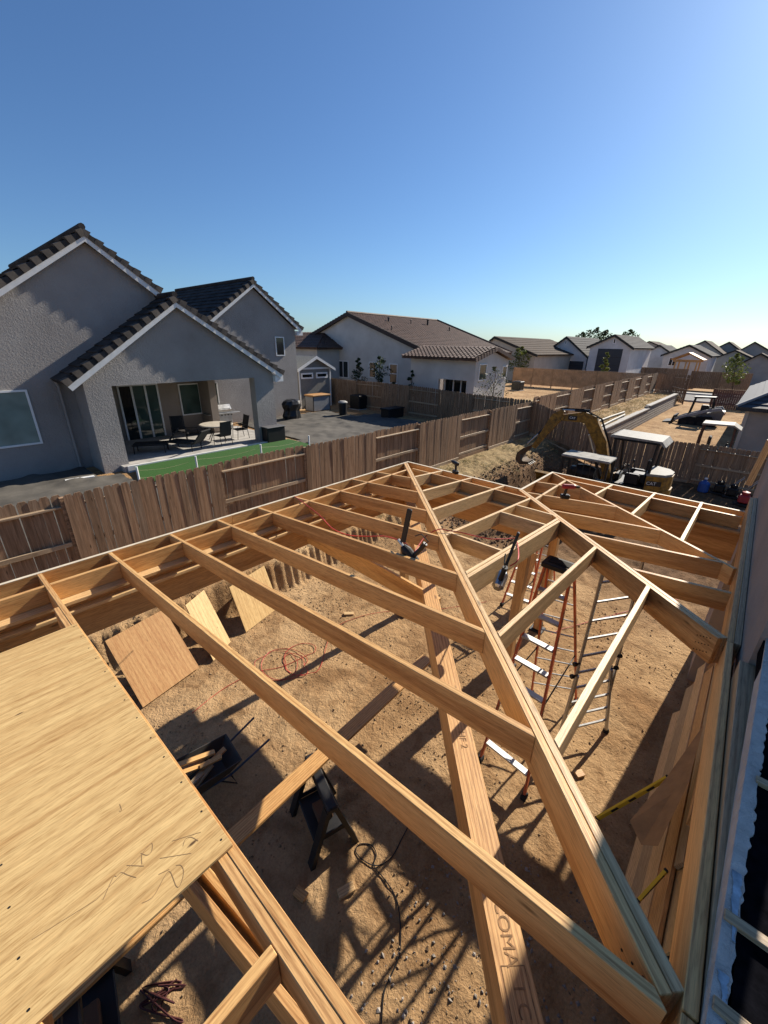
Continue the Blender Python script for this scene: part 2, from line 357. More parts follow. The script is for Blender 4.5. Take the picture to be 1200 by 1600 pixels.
def soil_mask(x, y):
    if x < -8.8 or y > 21.8: 
        return (0, (1.0 if (-16 < x < -6.5 and 21.8 < y < 56) else 0.0)*(.35+.5*noise.noise((x*.4, y*.4, 2))))
    q = sstep(8.6, 11.5, y+1.2*noise.noise((x*.7, y*.7, 1)))
    return (q*(.55+.45*sstep(-8.0, -6.4, x)), q*.5*(1-sstep(-7.8, -6.9, x)))
ca = gme.color_attributes.new('soil', 'FLOAT_COLOR', 'POINT'); buf = []
for v_ in gm.v:
    a_, b_2 = soil_mask(v_[0], v_[1]); buf += [a_, max(0, min(1, b_2)), 0, 1]
ca.data.foreach_set('color', buf)
tag(mobj('ground', gme), kind='structure')
# ================================================================== patio roof frame
ZE = CAM_H-2.155; SL = 1/12
X0, Y0, XB, YB, XL = -4.87, 6.22, -2.50, 7.58, .30       # left eave, far eave, inner step, far eave of the step, ledger
CH, CV, C3 = 1.27, 3.70, 5.06                            # hip, valley and step hip run along x+y = const
z1 = lambda x: ZE+SL*(x-X0)
z2 = lambda y: ZE+SL*(Y0-y)
z3 = lambda x: ZE+SL*(x-XB)
z4 = lambda y: ZE+SL*(YB-y)
T = .019; D8 = .184; D10 = .235; Q = math.sqrt(2)
frame = thing('patio_roof_frame', 'bare timber roof frame of rafters, hips and blocking beside the stucco house', 'roof frame', (-2.2, 3.2, 0))
def rafter_a(y, xa, xb, zf, depth=D8, name='rafter', mat=M_WOOD, ca=None, cb=None, t=T):
    """board along X at y; ca / cb: end cut along x+y=const instead of square"""
    A = [(ca-yy if ca is not None else xa) for yy in (y-t, y+t)]; B = [(cb-yy if cb is not None else xb) for yy in (y-t, y+t)]
    P = [(A[0], y-t), (B[0], y-t), (B[1], y+t), (A[1], y+t)]
    return hexboard(name, [(x, yy, zf(x)-depth) for x, yy in P], [(x, yy, zf(x)) for x, yy in P], (1, 0, zf(1)-zf(0)), mat, frame)
def rafter_b(x, ya, yb, zf, depth=D8, name='rafter', mat=M_PALE, ca=None, cb=None, t=T):
    A = [(ca-xx if ca is not None else ya) for xx in (x-t, x+t)]; B = [(cb-xx if cb is not None else yb) for xx in (x-t, x+t)]
    P = [(x-t, A[0]), (x+t, A[1]), (x+t, B[1]), (x-t, B[0])]
    return hexboard(name, [(xx, y, zf(y)-depth) for xx, y in P], [(xx, y, zf(y)) for xx, y in P], (0, 1, zf(1)-zf(0)), mat, frame)
def diag(c, xa, xb, zf, depth, name, mat, off=0.0, t=T):
    n = Vector((1, 1, 0))/Q; d = Vector((-1, 1, 0))/Q
    pa, pb = Vector((xa, c-xa, 0))+n*off, Vector((xb, c-xb, 0))+n*off
    P = [(pa-n*t, xa), (pa+n*t, xa), (pb+n*t, xb), (pb-n*t, xb)]
    return hexboard(name, [(p.x, p.y, zf(x)-depth) for p, x in P], [(p.x, p.y, zf(x)) for p, x in P], (pb-pa)+Vector((0, 0, zf(xb)-zf(xa))), mat, frame)
HG = .0405*Q
diag(CH, XL-.022, X0+.045, z1, D10, 'hip_rafter', M_WOOD, -.0205); diag(CH, XL-.024, X0+.042, z1, D10, 'hip_rafter', M_PALE, .0205)
diag(CV, XL-.022, XB-.02, z3, D10, 'valley_rafter', M_WOOD, -.0205); diag(CV, XL-.024, XB-.02, z3, D10, 'valley_rafter', M_PALE, .0205)
diag(C3, XL-.022, XB+.03, z3, D8, 'hip_rafter', M_WOOD, 0)
RAY = [-.885, -.27, .345, .957, 1.60, 2.20, 2.80, 3.42, 4.03, 4.64, 5.25]
for y in RAY:
    if y < .9: rafter_a(y, X0+.041, XL-.021, z1)
    else: rafter_a(y, X0+.041, 0, z1, cb=CH-HG-.002)
rafter_a(.345-.0385, -3.9, XL-.021, lambda x: z1(x)-.003, name='sister_joist', mat=M_BEAM)
for x in (-4.02, -3.40, -2.78): rafter_b(x, 0, Y0-.041, z2, ca=CH+HG+.002)
for x in (-2.17, -1.53, -.89, -.28): rafter_b(x, 0, 0, z2, ca=CH+HG+.002, cb=CV-HG-.002, depth=D8 if x != -1.53 else D10)
rafter_b(-1.53+.0395, 0, 0, lambda y: z2(y)-.006, ca=CH+HG+.002, cb=CV-HG-.002, depth=D10, name='sister_joist')
for y in (6.78, 6.10, 5.48): rafter_a(y, XB+.041, 0, z3, ca=None if y > 6.15 else CV+HG+.002, cb=C3-.0195*Q-.002)
for y in (4.87, 4.22): rafter_a(y, 0, XL-.021, z3, ca=CV+HG+.002, cb=(C3-.0195*Q-.002) if y > C3-XL+.06 else None)
for x in (-1.46, -.83, -.21): rafter_b(x, 0, YB-.041 if x < -1 else YB+.06, z4, ca=C3+.0195*Q+.002)
# fascia
M_PRIMED = plain('primed_wood', (.64, .55, .41), .6, var=.2)
def fascia(p0, p1, nrm, name='fascia_board'):
    p0 = Vector(p0); p1 = Vector(p1); n = Vector(nrm)*.038
    P = [p0, p1, p1+n, p0+n]
    f = hexboard(name, [(p.x, p.y, ZE-.20) for p in P], [(p.x, p.y, ZE+.002) for p in P], p1-p0, M_WOOD, frame)
    hexboard('primed_edge', [(p.x, p.y, ZE+.0025) for p in P], [(p.x, p.y, ZE+.006) for p in P], p1-p0, M_PRIMED, f, ch=0)
    return f
fascia((X0, -3.2, 0), (X0, 2.4, 0), (1, 0, 0)); fascia((X0, 2.403, 0), (X0, Y0, 0), (1, 0, 0))
fascia((X0+.0385, Y0-.038, 0), (XB, Y0-.038, 0), (0, 1, 0)); fascia((XB, Y0-.05, 0), (XB, YB, 0), (1, 0, 0)); fascia((XB+.0385, YB-.038, 0), (XL+.02, YB-.038, 0), (0, 1, 0))
# blocking over the beams
ys = sorted(RAY); XK = -4.47
ally = [-1.5]+ys
for a, b in zip(ally[:-1], ally[1:]):
    hexboard('blocking', *[[(x, y, z1(XK)+dz) for x, y in ((XK-T, a+T+.001), (XK+T, a+T+.001), (XK+T, b-T-.001), (XK-T, b-T-.001))] for dz in (-D8, -.002)], (0, 1, 0), M_WOOD, frame)
hexboard('blocking', *[[(x, y, z1(XK)+dz) for x, y in ((XK-T, 5.27), (XK+T, 5.27), (XK+T, 5.69-.03), (XK-T, 5.69))] for dz in (-D8, -.002)], (0, 1, 0), M_WOOD, frame)
YK = 5.82
bx = [-4.49, -4.02, -3.40, -2.78, -2.22]
for a, b in zip(bx[:-1], bx[1:]):
    hexboard('blocking', *[[(x, y, z2(YK)+dz) for x, y in ((a+T+.001+(.03 if a < -4.4 else 0), YK-T), (b-T-.001, YK-T), (b-T-.001, YK+T), (a+T+.001+(.03 if a < -4.4 else 0), YK+T))] for dz in (-D8, -.002)], (1, 0, 0), M_WOOD, frame)
XK3 = -2.10
for a, b in ((5.48, 6.10), (6.10, 6.78), (6.78, 7.16-.02)):
    hexboard('blocking', *[[(x, y, z3(XK3)+dz) for x, y in ((XK3-T, a+T+.001+(.35 if a < 5.5 else 0)), (XK3+T, a+T+.001+(.31 if a < 5.5 else 0)), (XK3+T, b-T-.001), (XK3-T, b-T-.001))] for dz in (-D8, -.002)], (0, 1, 0), M_PALE, frame)
YK3 = 7.18; bx = [-2.12, -1.46, -.83, -.21, XL-.001]
for a, b in zip(bx[:-1], bx[1:]):
    hexboard('blocking', *[[(x, y, z4(YK3)+dz) for x, y in ((a+T+.001, YK3-T), (b-T-.001, YK3-T), (b-T-.001, YK3+T), (a+T+.001, YK3+T))] for dz in (-D8, -.002)], (1, 0, 0), M_WOOD, frame)
for (u0, v0, u1, v1) in ((786, 800, 809, 807), (821, 785, 842, 790), (699, 832, 731, 845)):
    d0, d1 = ray(u0, v0), ray(u1, v1); k0 = (ZE+SL*Y0-CAM_H)/(d0.z+SL*d0.y); y = d0.y*k0; 
    xs = {786: (-2.17, -1.53), 821: (-2.17, -1.53), 699: (-2.17, -1.53)}[u0]
    if u0 == 821: y = 5.30
    if u0 == 699: y = 3.60
    a, b = xs[0]+T+.001, xs[1]-T-.001
    hexboard('blocking', *[[(x, yy, z2(yy)+dz) for x, yy in ((a, y-T), (b, y-T), (b, y+T), (a, y+T))] for dz in (-D8, -.002)], (1, 0, 0), M_PALE, frame)
# top plates and beams
PB = z1(XK)-D8-.002
board('top_plate', (XK+.005, -1.6, PB-.019), (XK+.005, 5.90, PB-.019), .235, .036, M_PALE, frame)
board('top_plate', (XK+.035, -1.6, PB-.125), (XK+.035, 5.62, PB-.125), .20, .036, M_PALE, frame)
board('header_beam', (XK-.02, -1.6, PB-.0725), (XK-.02, 5.75, PB-.0725), .14, .068, M_BEAM, frame)
board('header_beam', (XK-.02, -1.6, PB-.145-.165), (XK-.02, 5.75, PB-.145-.165), .14, .325, M_BEAM, frame)
board('top_plate', (XK+.14, YK, PB-.019), (XK3+.1, YK, PB-.019), .235, .036, M_PALE, frame)
board('header_beam', (XK+.14, YK+.02, PB-.26), (XK3+.0, YK+.02, PB-.26), .14, .44, M_BEAM, frame)
board('header_beam', (XK3, YK-.05, PB-.26), (XK3, YK3+.07, PB-.26), .14, .44, M_BEAM, frame)
board('top_plate', (XK3+.14, YK3, PB-.019), (XL+.01, YK3, PB-.019), .235, .036, M_PALE, frame)
board('header_beam', (XK3+.071, YK3+.02, PB-.26), (XL+.03, YK3+.02, PB-.26), .14, .44, M_BEAM, frame)
def post(x, y, ztop, s=.14):
    z0 = ground_z(x, y)
    m = MB(); m.box(-s/2, s/2, -s/2, s/2, 0, ztop-z0-.09)
    p = board('post', (x, y, z0+.05), (x, y, ztop), s, s, M_BEAM, frame, up=(1, 0, 0))
    m = MB(); m.bbox(x-.13, x+.13, y-.13, y+.13, z0-.05, z0+.04, .01); m.box(x-s/2-.006, x-s/2-.0015, y-.05, y+.05, z0+.03, z0+.2); m.box(x+s/2+.0015, x+s/2+.006, y-.05, y+.05, z0+.03, z0+.2)
    m.build('post_base', M_BLACK, p)
for x, y in ((XK, 5.74), (XK3, YK), (XK3, YK3), (XK, -1.2)): post(x, y, PB-.482)
# diagonal tie beam under the hip with a mill stamp, and the low cross joist
TB0, TB1 = Vector((.25, .68, 2.75)), Vector((-4.38, 5.66, 2.75))
tie = board('tie_beam', TB0-Vector((0, 0, .15)), TB1-Vector((0, 0, .15)), .16, .30, M_BEAM, frame)
tdir = (TB1-TB0).normalized(); tn = tdir.cross(Vector((0, 0, 1)))   # to the right of the beam, seen from above
def on_tie(s, o=0.0, z=.0012): return TB0+tdir*s+tn*o+Vector((0, 0, z))
def tie_text(body, s, o, size, par):
    p = on_tie(s, o); x = -tdir; z = Vector((0, 0, 1)); y = z.cross(x)
    M = Matrix(((x.x, y.x, z.x, p.x), (x.y, y.y, z.y, p.y), (x.z, y.z, z.z, p.z), (0, 0, 0, 1)))
    text_mesh(body, size, M, M_INK, 'mill_stamp', par)
tie_text('TACOMA', .745, .0, .082, tie); tie_text('1 C', .47, .005, .075, tie); tie_text('HF 2', 1.72, .0, .07, tie); tie_text('TACOMA', 3.05, .0, .07, tie)
m = MB()
for a, b, c, d in ((.36, .58, -.055, -.051), (.36, .58, .051, .055), (.36, .364, -.051, .051), (.576, .58, -.051, .051)):
    p = [on_tie(a, c), on_tie(b, c), on_tie(b, d), on_tie(a, d)]; m.add(p, [(0, 1, 2, 3)])
m.build('mill_stamp', M_INK, tie)
hexboard('cross_joist', [(-4.39, 3.28, 2.62), (-2.05, 3.28, 2.50), (-2.05, 3.318, 2.50), (-4.39, 3.318, 2.62)], [(-4.39, 3.28, 2.90), (-2.05, 3.28, 2.735), (-2.05, 3.318, 2.735), (-4.39, 3.318, 2.90)], (1, 0, -.06), M_WOOD, frame)
# ledger on the house wall
zl = lambda y: z1(XL) if y < CH-XL else (z2(y) if y < CV-XL else z3(XL))
for a, b in ((-1.6, CH-XL), (CH-XL, CV-XL), (CV-XL, 7.54)):
    za, zb = zl(a+1e-4), zl(b-1e-4)
    for k in range(2 if a > 3 else 1):
        x0 = XL+k*.040; x1 = x0+.038
        hexboard('ledger_board', [(x0, a+.002, za-.286), (x1, a+.002, za-.286), (x1, b-.002, zb-.286), (x0, b-.002, zb-.286)], [(x0, a+.002, za+.004*k), (x1, a+.002, za+.004*k), (x1, b-.002, zb+.004*k), (x0, b-.002, zb+.004*k)], (0, b-a, zb-za), M_WOOD if k == 0 else M_SPF, frame)
# roof sheathing already nailed on, with pencil marks
dz = .0155
P4 = [(-3.44, -.87), (-1.07, -.87), (-1.07, .352), (-3.44, .352)]
ply = hexboard('roof_sheathing', [(x, y, z1(x)+.0015) for x, y in P4], [(x, y, z1(x)+dz) for x, y in P4], (0, 1, 0), M_PLY, frame, ch=.001)
P4 = [(-4.86, -2.2), (-3.447, -2.2), (-3.447, -.30), (-4.86, -.30)]
hexboard('roof_sheathing', [(x, y, z1(x)+.0015) for x, y in P4], [(x, y, z1(x)+dz) for x, y in P4], (0, 1, 0), M_PLY, frame, ch=.001)
def on_deck(u, v):
    d = ray(u, v); off = dz+.0008; t = (ZE+off-SL*X0-CAM_H)/(d.z-SL*d.x); return CAM+d*t
m = MB()
strokes = [[(161, 1406), (177, 1371), (182, 1369), (190, 1363), (200, 1367), (213, 1371)], [(198, 1352), (225, 1353)], [(222, 1350), (222, 1335), (232, 1322), (238, 1318), (237, 1330), (230, 1336), (220, 1333)], [(150, 1406), (50, 1468)], [(150, 1406), (222, 1335)],
           [(222, 1411), (240, 1400), (257, 1370), (266, 1362), (276, 1385), (283, 1380), (287, 1362), (283, 1352), (275, 1352)], [(248, 1366), (265, 1358)], [(250, 1341), (299, 1333)], [(269, 1314), (314, 1300)], [(286, 1322), (290, 1311), (299, 1308), (310, 1314)], [(187, 1256), (190, 1266), (186, 1267)]]
def smooth(P, n=6):
    S = []
    for i in range(len(P)-1):
        p0, p1, p2, p3 = P[max(i-1, 0)], P[i], P[i+1], P[min(i+2, len(P)-1)]
        for k in range(n):
            t = k/n; S.append(.5*((2*p1)+(-p0+p2)*t+(2*p0-5*p1+4*p2-p3)*t*t+(-p0+3*p1-3*p2+p3)*t**3))
    return S+[P[-1]]
for st in strokes:
    pts = smooth([on_deck(*q) for q in st])
    for a, b in zip(pts[:-1], pts[1:]):
        d = (b-a).normalized(); nn = d.cross(Vector((0, 0, 1)))*.0011; m.add([a-nn, b-nn, b+nn, a+nn], [(0, 1, 2, 3)])
m.build('pencil_marks', M_PENCIL, ply)
# blocking and low members below the deck edge
hexboard('blocking', *[[(x, y, z1(-.69)+d) for x, y in ((-.709, -.25), (-.671, -.25), (-.671, .285), (-.709, .285))] for d in (-D8, -.002)], (0, 1, 0), M_WOOD, frame)



a, b = PZ(296, 1388, 2.75), PZ(402, 1522, 2.75)
board('cross_joist', a+(a-b)*.8, b+(b-a)*.6, .038, .235, M_BEAM, frame); board('cross_joist', a+(a-b)*.8+Vector((0, .075, -.02)), b+(b-a)*.6+Vector((0, .075, -.02)), .038, .235, M_WOOD, frame)
# nails at the valley end and along the deck
m = MB(); n = Vector((1, 1, 0))/Q
for i in range(5):
    for j in range(3):
        x = XL-.06-.018*i+.004*j; p = Vector((x, CV-x, z3(x)-.04-.06*j-.012*i))-n*.0405; m.cyl(p-n*.002, p+n*.003, .0045, 6)
for i in range(7):
    x = XL-.06-.03*(i % 3); p = Vector((x, CH-x, z1(x)-.05-.03*i))-n*.0405; m.cyl(p-n*.002, p+n*.003, .0045, 6)
m.build('nail_heads', M_DARKM, frame)
m = MB()
for yl in (.33, -.27, -.86):
    for i in range(13):
        x = -3.40+.19*i+.01*((i*7) % 3); m.cyl((x, yl, z1(x)+dz-.001), (x, yl, z1(x)+dz+.001), .0045, 6)
m.build('nail_heads', M_DARKM, ply)
# ================================================================== own house at the right: wall, stucco edge, felt roof
house = thing('stucco_house_under_repair', 'pale house wall and stripped black felt roof that the timber frame joins', 'house', (.6, 3.0, 0))
M_WALLO = stucco('scratch_coat', (.33, .275, .235), .6); M_STEDGE = stucco('broken_stucco', (.68, .62, .555), 1.2); M_TAPE = plain('blue_tape', (.36, .45, .52), .6, var=.4, scale=30)
m = MB(); m.box(.74, 1.15, -2.2, 7.7, -.3, 3.3); m.box(XL+.082, 1.15, 7.7, 9.0, -.3, 3.3); m.build('wall', M_WALLO, house)
m = MB(); m.box(XL+.082, .60, 2.9, 9.0, 3.3, 6.15); m.box(.60, 9, 8.8, 9.0, 3.3, 6.15); m.build('upper_wall', M_WALLO, house)
board('eave', (.746, -2.2, 3.46), (.746, 2.898, 3.46), .806, .32, M_SPF, house)
m = MB(); m.box(.60, 1.15, 2.9, 8.8, 3.3, 3.5); m.build('soffit', M_WALLO, house)
def zedge(y): return 3.68+.07*(y-.95)
m = MB(); pts = []
random.seed(3)
ne = 260
L = []; Rr = []
for i in range(ne+1):
    y = -1.6+4.5*i/ne; xl = XL+.042+.034*max(0, y-.95); 
    L.append((xl, y)); Rr.append((xl+.036+.010*random.random()**2+.003*noise.noise((y*7, 0, 0))+.005*noise.noise((y*40, 0, 0))+.02*max(0, (y-1.2))*.4, y))
vs = [(x, y, zedge(y)) for x, y in L]+[(x, y, zedge(y)-.006*random.random()) for x, y in Rr]+[(x, y, zedge(y)-.12) for x, y in L]+[(x+.004, y, zedge(y)-.12) for x, y in Rr]
n1 = ne+1; fs = []
for i in range(ne):
    fs += [(i, i+1, n1+i+1, n1+i), (2*n1+i+1, 2*n1+i, 3*n1+i, 3*n1+i+1), (i+1, i, 2*n1+i, 2*n1+i+1), (n1+i, n1+i+1, 3*n1+i+1, 3*n1+i)]
m.add(vs, fs); edge = m.build('stucco_edge', M_STEDGE, house)
def tape(y0, y1):
    m = MB(); k = 14; a = []; b = []
    for i in range(k+1):
        y = y0+(y1-y0)*i/k; xl = XL+.042+.034*max(0, y-.95); t = i/k
        a.append((xl+.004+.02*(1-t)+.006*random.random(), y, zedge(y)+.0015)); b.append((xl+.03+.008*random.random(), y, zedge(y)+.0015))
    m.add(a+b, [(i, i+1, k+2+i, k+1+i) for i in range(k)]); m.build('tape', M_TAPE, edge)
tape(1.20, 1.42); tape(1.03, 1.10)
m = MB(); m.add([(XL+.08, -2.2, 3.45), (6, -2.2, 3.45), (6, 2.9, 3.80), (XL+.10, 2.9, 3.80), (XL+.08, -2.2, 3.35), (6, -2.2, 3.35), (6, 2.9, 3.70), (XL+.10, 2.9, 3.70)], [(0, 1, 2, 3), (7, 6, 5, 4), (0, 4, 5, 1), (1, 5, 6, 2), (2, 6, 7, 3), (3, 7, 4, 0)])
m.build('felt_roof', M_FELT, house)
for (u, v) in ((1112, 1430), (1160, 1233), (1095, 1560)):
    p = PZ(u, v, 3.66); y = p.y; zz = 3.45+.35*(y+2.2)/5.1+.012
    board('batten', (p.x+.02, y, zz), (p.x+1.6, y-.02, zz), .034, .022, M_SPF, house)
board('barge_board', PY(1169, 758, 9.04), PY(1204, 688, 9.04), .09, .038, M_PALE, house, up=(0, 1, 0))
# ================================================================== fences
PICK = []
for k in range(5):
    w_ = .071; h_ = 1.0; c = .028
    mm = MB(); rj = random.Random(k)
    poly = [(-w_, 0), (w_, 0), (w_, h_-c-.006*rj.random()), (w_-c, h_), (-w_+c, h_-.005*rj.random()), (-w_, h_-c)]
    mm.prism(poly, -.008, .008, 'y'); PICK.append(mm.mesh('picket', M_FENCE))
def fence(name, label, a, b, zt, zb, bays, side, single=True, kick=True, group=None, start_proud=True, gap=.008, rails_mat=M_RAIL, proud_list=None):
    """a->b in plan; zt/zb: functions of distance; bays: distances of posts; side: +1 the visible side is to the right of a->b"""
    a = Vector((a[0], a[1], 0)); b = Vector((b[0], b[1], 0)); L = (b-a).length; d = (b-a)/L; nrm = Vector((d.y, -d.x, 0))*side; ang = math.atan2(d.y, d.x)
    mid = (a+b)/2; t = thing(name, label, 'fence', (mid.x, mid.y, zb(L/2)), 0, group)
    rj = random.Random(len(name)+int(L*10))
    for s in bays:
        p = a+d*s; board('post', (p.x, p.y, zb(s)-.2), (p.x, p.y, zt(s)-.06), .09, .09, M_FENCE if s % 2 else M_FENCE, t, up=(d.x, d.y, 0))
    for i, (s0, s1) in enumerate(zip(bays[:-1], bays[1:])):
        proud = proud_list[i] if proud_list else ((i % 2 == 0) == start_proud)
        off = .062 if proud else -.03
        for k, fr in enumerate((.88, .5, .13)):
            q0, q1 = a+d*(s0+.05)+nrm*(.02 if not proud else 0), a+d*(s1-.05)+nrm*(.02 if not proud else 0)
            zz0 = zb(s0)+(zt(s0)-zb(s0))*fr; zz1 = zb(s1)+(zt(s1)-zb(s1))*fr
            board('rail', (q0.x, q0.y, zz0), (q1.x, q1.y, zz1), .085 if k == 0 else .038, .036 if k == 0 else .085, rails_mat if k == 0 else M_RAIL, t)
        if kick:
            q0, q1 = a+d*(s0+.05)+nrm*(.085 if proud else .03), a+d*(s1-.05)+nrm*(.085 if proud else .03)
            board('kick_board', (q0.x, q0.y, zb(s0)+.06), (q1.x, q1.y, zb(s1)+.06), .03, .20, M_RAIL if proud else M_FENCE, t)
        n = max(1, int((s1-s0)/(.142+gap)))
        pm = None if single else MB()
        for j in range(n):
            s = s0+(j+.5)*(s1-s0)/n; p = a+d*s+nrm*(off+.004*rj.random()); z0 = zb(s)+(.10 if kick else .02); H = zt(s)-z0+.02*(rj.random()-.5)
            M = Matrix.Translation((p.x, p.y, z0)) @ Matrix.Rotation(ang, 4, 'Z') @ Matrix.Rotation((rj.random()-.5)*.012, 4, 'Y') @ Matrix.Rotation((rj.random()-.5)*.01, 4, 'X') @ Matrix.Diagonal((((s1-s0)/n-gap*(.3+1.1*rj.random()))/.142 if single else 1, 1, H, 1))
            if single: mobj('picket', rj.choice(PICK), t, M)
            else:
                c = .03; w_ = .07; vs = []
                for yy in (-.008, .008):
                    for (x, z) in ((-w_, 0), (w_, 0), (w_, 1-c), (w_-c, 1), (-w_+c, 1), (-w_, 1-c)): vs.append(M @ Vector((x, yy, z)))
                pm.add(vs, [(5, 4, 3, 2, 1, 0), (6, 7, 8, 9, 10, 11)]+[(i2, (i2+1) % 6, 6+(i2+1) % 6, 6+i2) for i2 in range(6)])
        if not single: tag(pm.build('fence_panel', M_FENCE, t), kind='stuff')
    return t
XF = -8.8
yb_ = [-2.0, .0, 1.26, 4.21, 6.67, 9.45, 11.8, 14.6, 17.1, 19.8, 21.72]
fence('board_fence', 'brown dog-eared side fence with alternating bays between the yard and the grey house', (XF, -2), (XF, 21.72), lambda s: 2.79+.06*math.sin((s-2)/22*3.1)-.11*(s/24), lambda s: .86, [y+2 for y in yb_], 1, proud_list=[True, False, True, False, True, False, True, False, True, False])
def zbk(x): return ground_z(x, 21.7, False)
fence('board_fence', 'shaded brown back fence behind the yellow excavator', (XF+.06, 21.8), (3.0, 21.8), lambda s: max(zbk(XF+s)+1.74+.02*math.sin(s), 1.57) if s > 3.4 else 2.72-.31*s, lambda s: zbk(XF+s)-.03, [0, 2.2, 4.6, 7.45, 9.9, 11.7], 1, gap=.006, proud_list=[True, True, True, False, False])
fence('board_fence', 'brown board fence between the grey house yard and the white house', (-27, 21.8), (XF-.06, 21.8), lambda s: 2.98-.012*s-.04*math.sin(s*.5), lambda s: .92, [0, 2.4, 4.9, 7.4, 9.8, 12.2, 14.6, 17.0, 18.1], 1, single=False, proud_list=[True, True, False, True, False, True, False, True])
fb = [0]+[2.45*i+.6 for i in range(0, 14)]
fence('board_fence', 'long receding brown fence beside the dry grass strip behind the yard', (XF, 21.9), (XF, 55.5), lambda s: 2.92+.003*s, lambda s: .97, fb, 1, single=False, start_proud=False)
fence('board_fence', 'short reddish fence return closing the end of the long receding fence', (XF, 55.5), (-5.9, 55.5), lambda s: 2.9, lambda s: .9-.35*s, [0, 1.5, 2.9], 1, single=False, kick=False)
# ================================================================== roofs with tiles
def slab(mb, p, th, mi=0):
    """roof slab from 4 top corners"""
    n = (p[1]-p[0]).cross(p[3]-p[0]).normalized()
    if n.z < 0: n = -n
    mb.hexa([q-n*th for q in p], list(p), mi)
def tile_field(p00, p10, p01, p11, rows, cols, amp, mat, name, parent, lift=.012, profile='s'):
    """overlapping courses of tiles on the quad: p00->p10 along the eave, p00->p01 up the slope; real stepped and curved geometry"""
    mb = MB(); up = (p01-p00); n = (p10-p00).cross(p01-p00).normalized()
    if n.z < 0: n = -n
    seg = 4 if profile == 's' else 1
    for r in range(rows):
        t0, t1 = r/rows, min(1.0, (r+1.0)/rows)
        vs0 = []; vs1 = []; vsf = []
        ncol = cols*seg
        for c in range(ncol+1):
            s = c/ncol
            ph = (c % seg)/seg
            h = amp*(.5+.5*math.cos(2*math.pi*ph)) if profile == 's' else (amp*.15*((c*7+r*3) % 5)/5)
            a = p00.lerp(p10, s).lerp(p01.lerp(p11, s), t0); b = p00.lerp(p10, s).lerp(p01.lerp(p11, s), t1)
            vs0.append(a+n*(h+lift+.032)); vs1.append(b+n*(h+.008)); vsf.append(a+n*(h*.5))
        k = ncol+1; base = vs0+vs1+vsf; fs = []
        for c in range(ncol): fs += [(c, c+1, k+c+1, k+c), (2*k+c, 2*k+c+1, c+1, c)]
        mb.add(base, fs)
    return tag(mb.build(name, mat, parent, smooth=(profile == 's'), angle=50), kind='stuff')
def edge_tiles(p0, p1, out, n, parent, mat, w=.26, h=.17, name='edge_tile', shade_mat=None):
    """row of separate rake tiles lapping down a sloping roof edge from p0 (low) to p1 (high)"""
    d = (p1-p0)/n; dn = d.normalized(); up = Vector((0, 0, 1)); up = (up-dn*up.dot(dn)).normalized(); o = Vector(out)
    for i in range(n):
        a = p0+d*i-dn*.01; b = p0+d*(i+1)+dn*.005
        l0, l1 = up*.055, up*.012
        P = []
        sec = [(-o*w, l0*0), (o*.035, 0*l0)]
        bt = [a-o*w, a+o*.04, b+o*.028, b-o*w]; tp = [a-o*w+up*.03+l0, a+o*.04+up*.01+l0, b+o*.028+up*.01+l1, b-o*w+up*.03+l1]
        bt = [a-o*w-up*.01, a+o*.045-up*h, b+o*.03-up*h, b-o*w-up*.01]
        if shade_mat is not None and i % 2: bt = [q-up*.0 for q in bt]; tp = [q-up*.045 for q in tp]; bt[1] = bt[1]-o*.015; bt[2] = bt[2]-o*.015; tp[1] = tp[1]-o*.02; tp[2] = tp[2]-o*.02
        mb = MB(); mb.hexa(bt, tp); mb.build(name, mat if (shade_mat is None or i % 2 == 0) else shade_mat, parent)
def window(parent, wallx, y0, y1, z0, z1, mull=True, glassm=M_GLASSG, axis='x', facing=1, fw=.055, name='window', horiz=None):
    """framed window on a wall at x=wallx (axis x) or y=wallx (axis y)"""
    def bx(mb, a0, a1, b0, b1, d0, d1, mi=0):
        d0, d1 = wallx+facing*d0, wallx+facing*d1
        if axis == 'x': mb.box(min(d0, d1), max(d0, d1), a0, a1, b0, b1, mi)
        else: mb.box(a0, a1, min(d0, d1), max(d0, d1), b0, b1, mi)
    m = MB(); bx(m, y0, y0+fw, z0, z1, -.02, .05); bx(m, y1-fw, y1, z0, z1, -.02, .05); bx(m, y0+fw, y1-fw, z0, z0+fw, -.02, .05); bx(m, y0+fw, y1-fw, z1-fw, z1, -.02, .05)
    if mull and horiz is None: c = (y0+y1)/2; bx(m, c-fw*.5, c+fw*.5, z0+fw, z1-fw, -.015, .045)
    if horiz: zc = z0+(z1-z0)*horiz; bx(m, y0+fw, y1-fw, zc-.03, zc+.03, -.015, .045)
    f = m.build(name, M_VINYL, parent)
    if mull and horiz is None:
        c = (y0+y1)/2
        for a, b in ((y0+fw, c-fw*.5), (c+fw*.5, y1-fw)):
            m = MB(); bx(m, a, b, z0+fw, z1-fw, .002, .02); m.build('pane', glassm, f)
    elif horiz:
        for a, b in ((z0+fw, zc-.03), (zc+.03, z1-fw)):
            m = MB(); bx(m, y0+fw, y1-fw, a, b, .002, .02); m.build('pane', glassm, f)
    else:
        m = MB(); bx(m, y0+fw, y1-fw, z0+fw, z1-fw, .002, .02); m.build('pane', glassm, f)
    return f
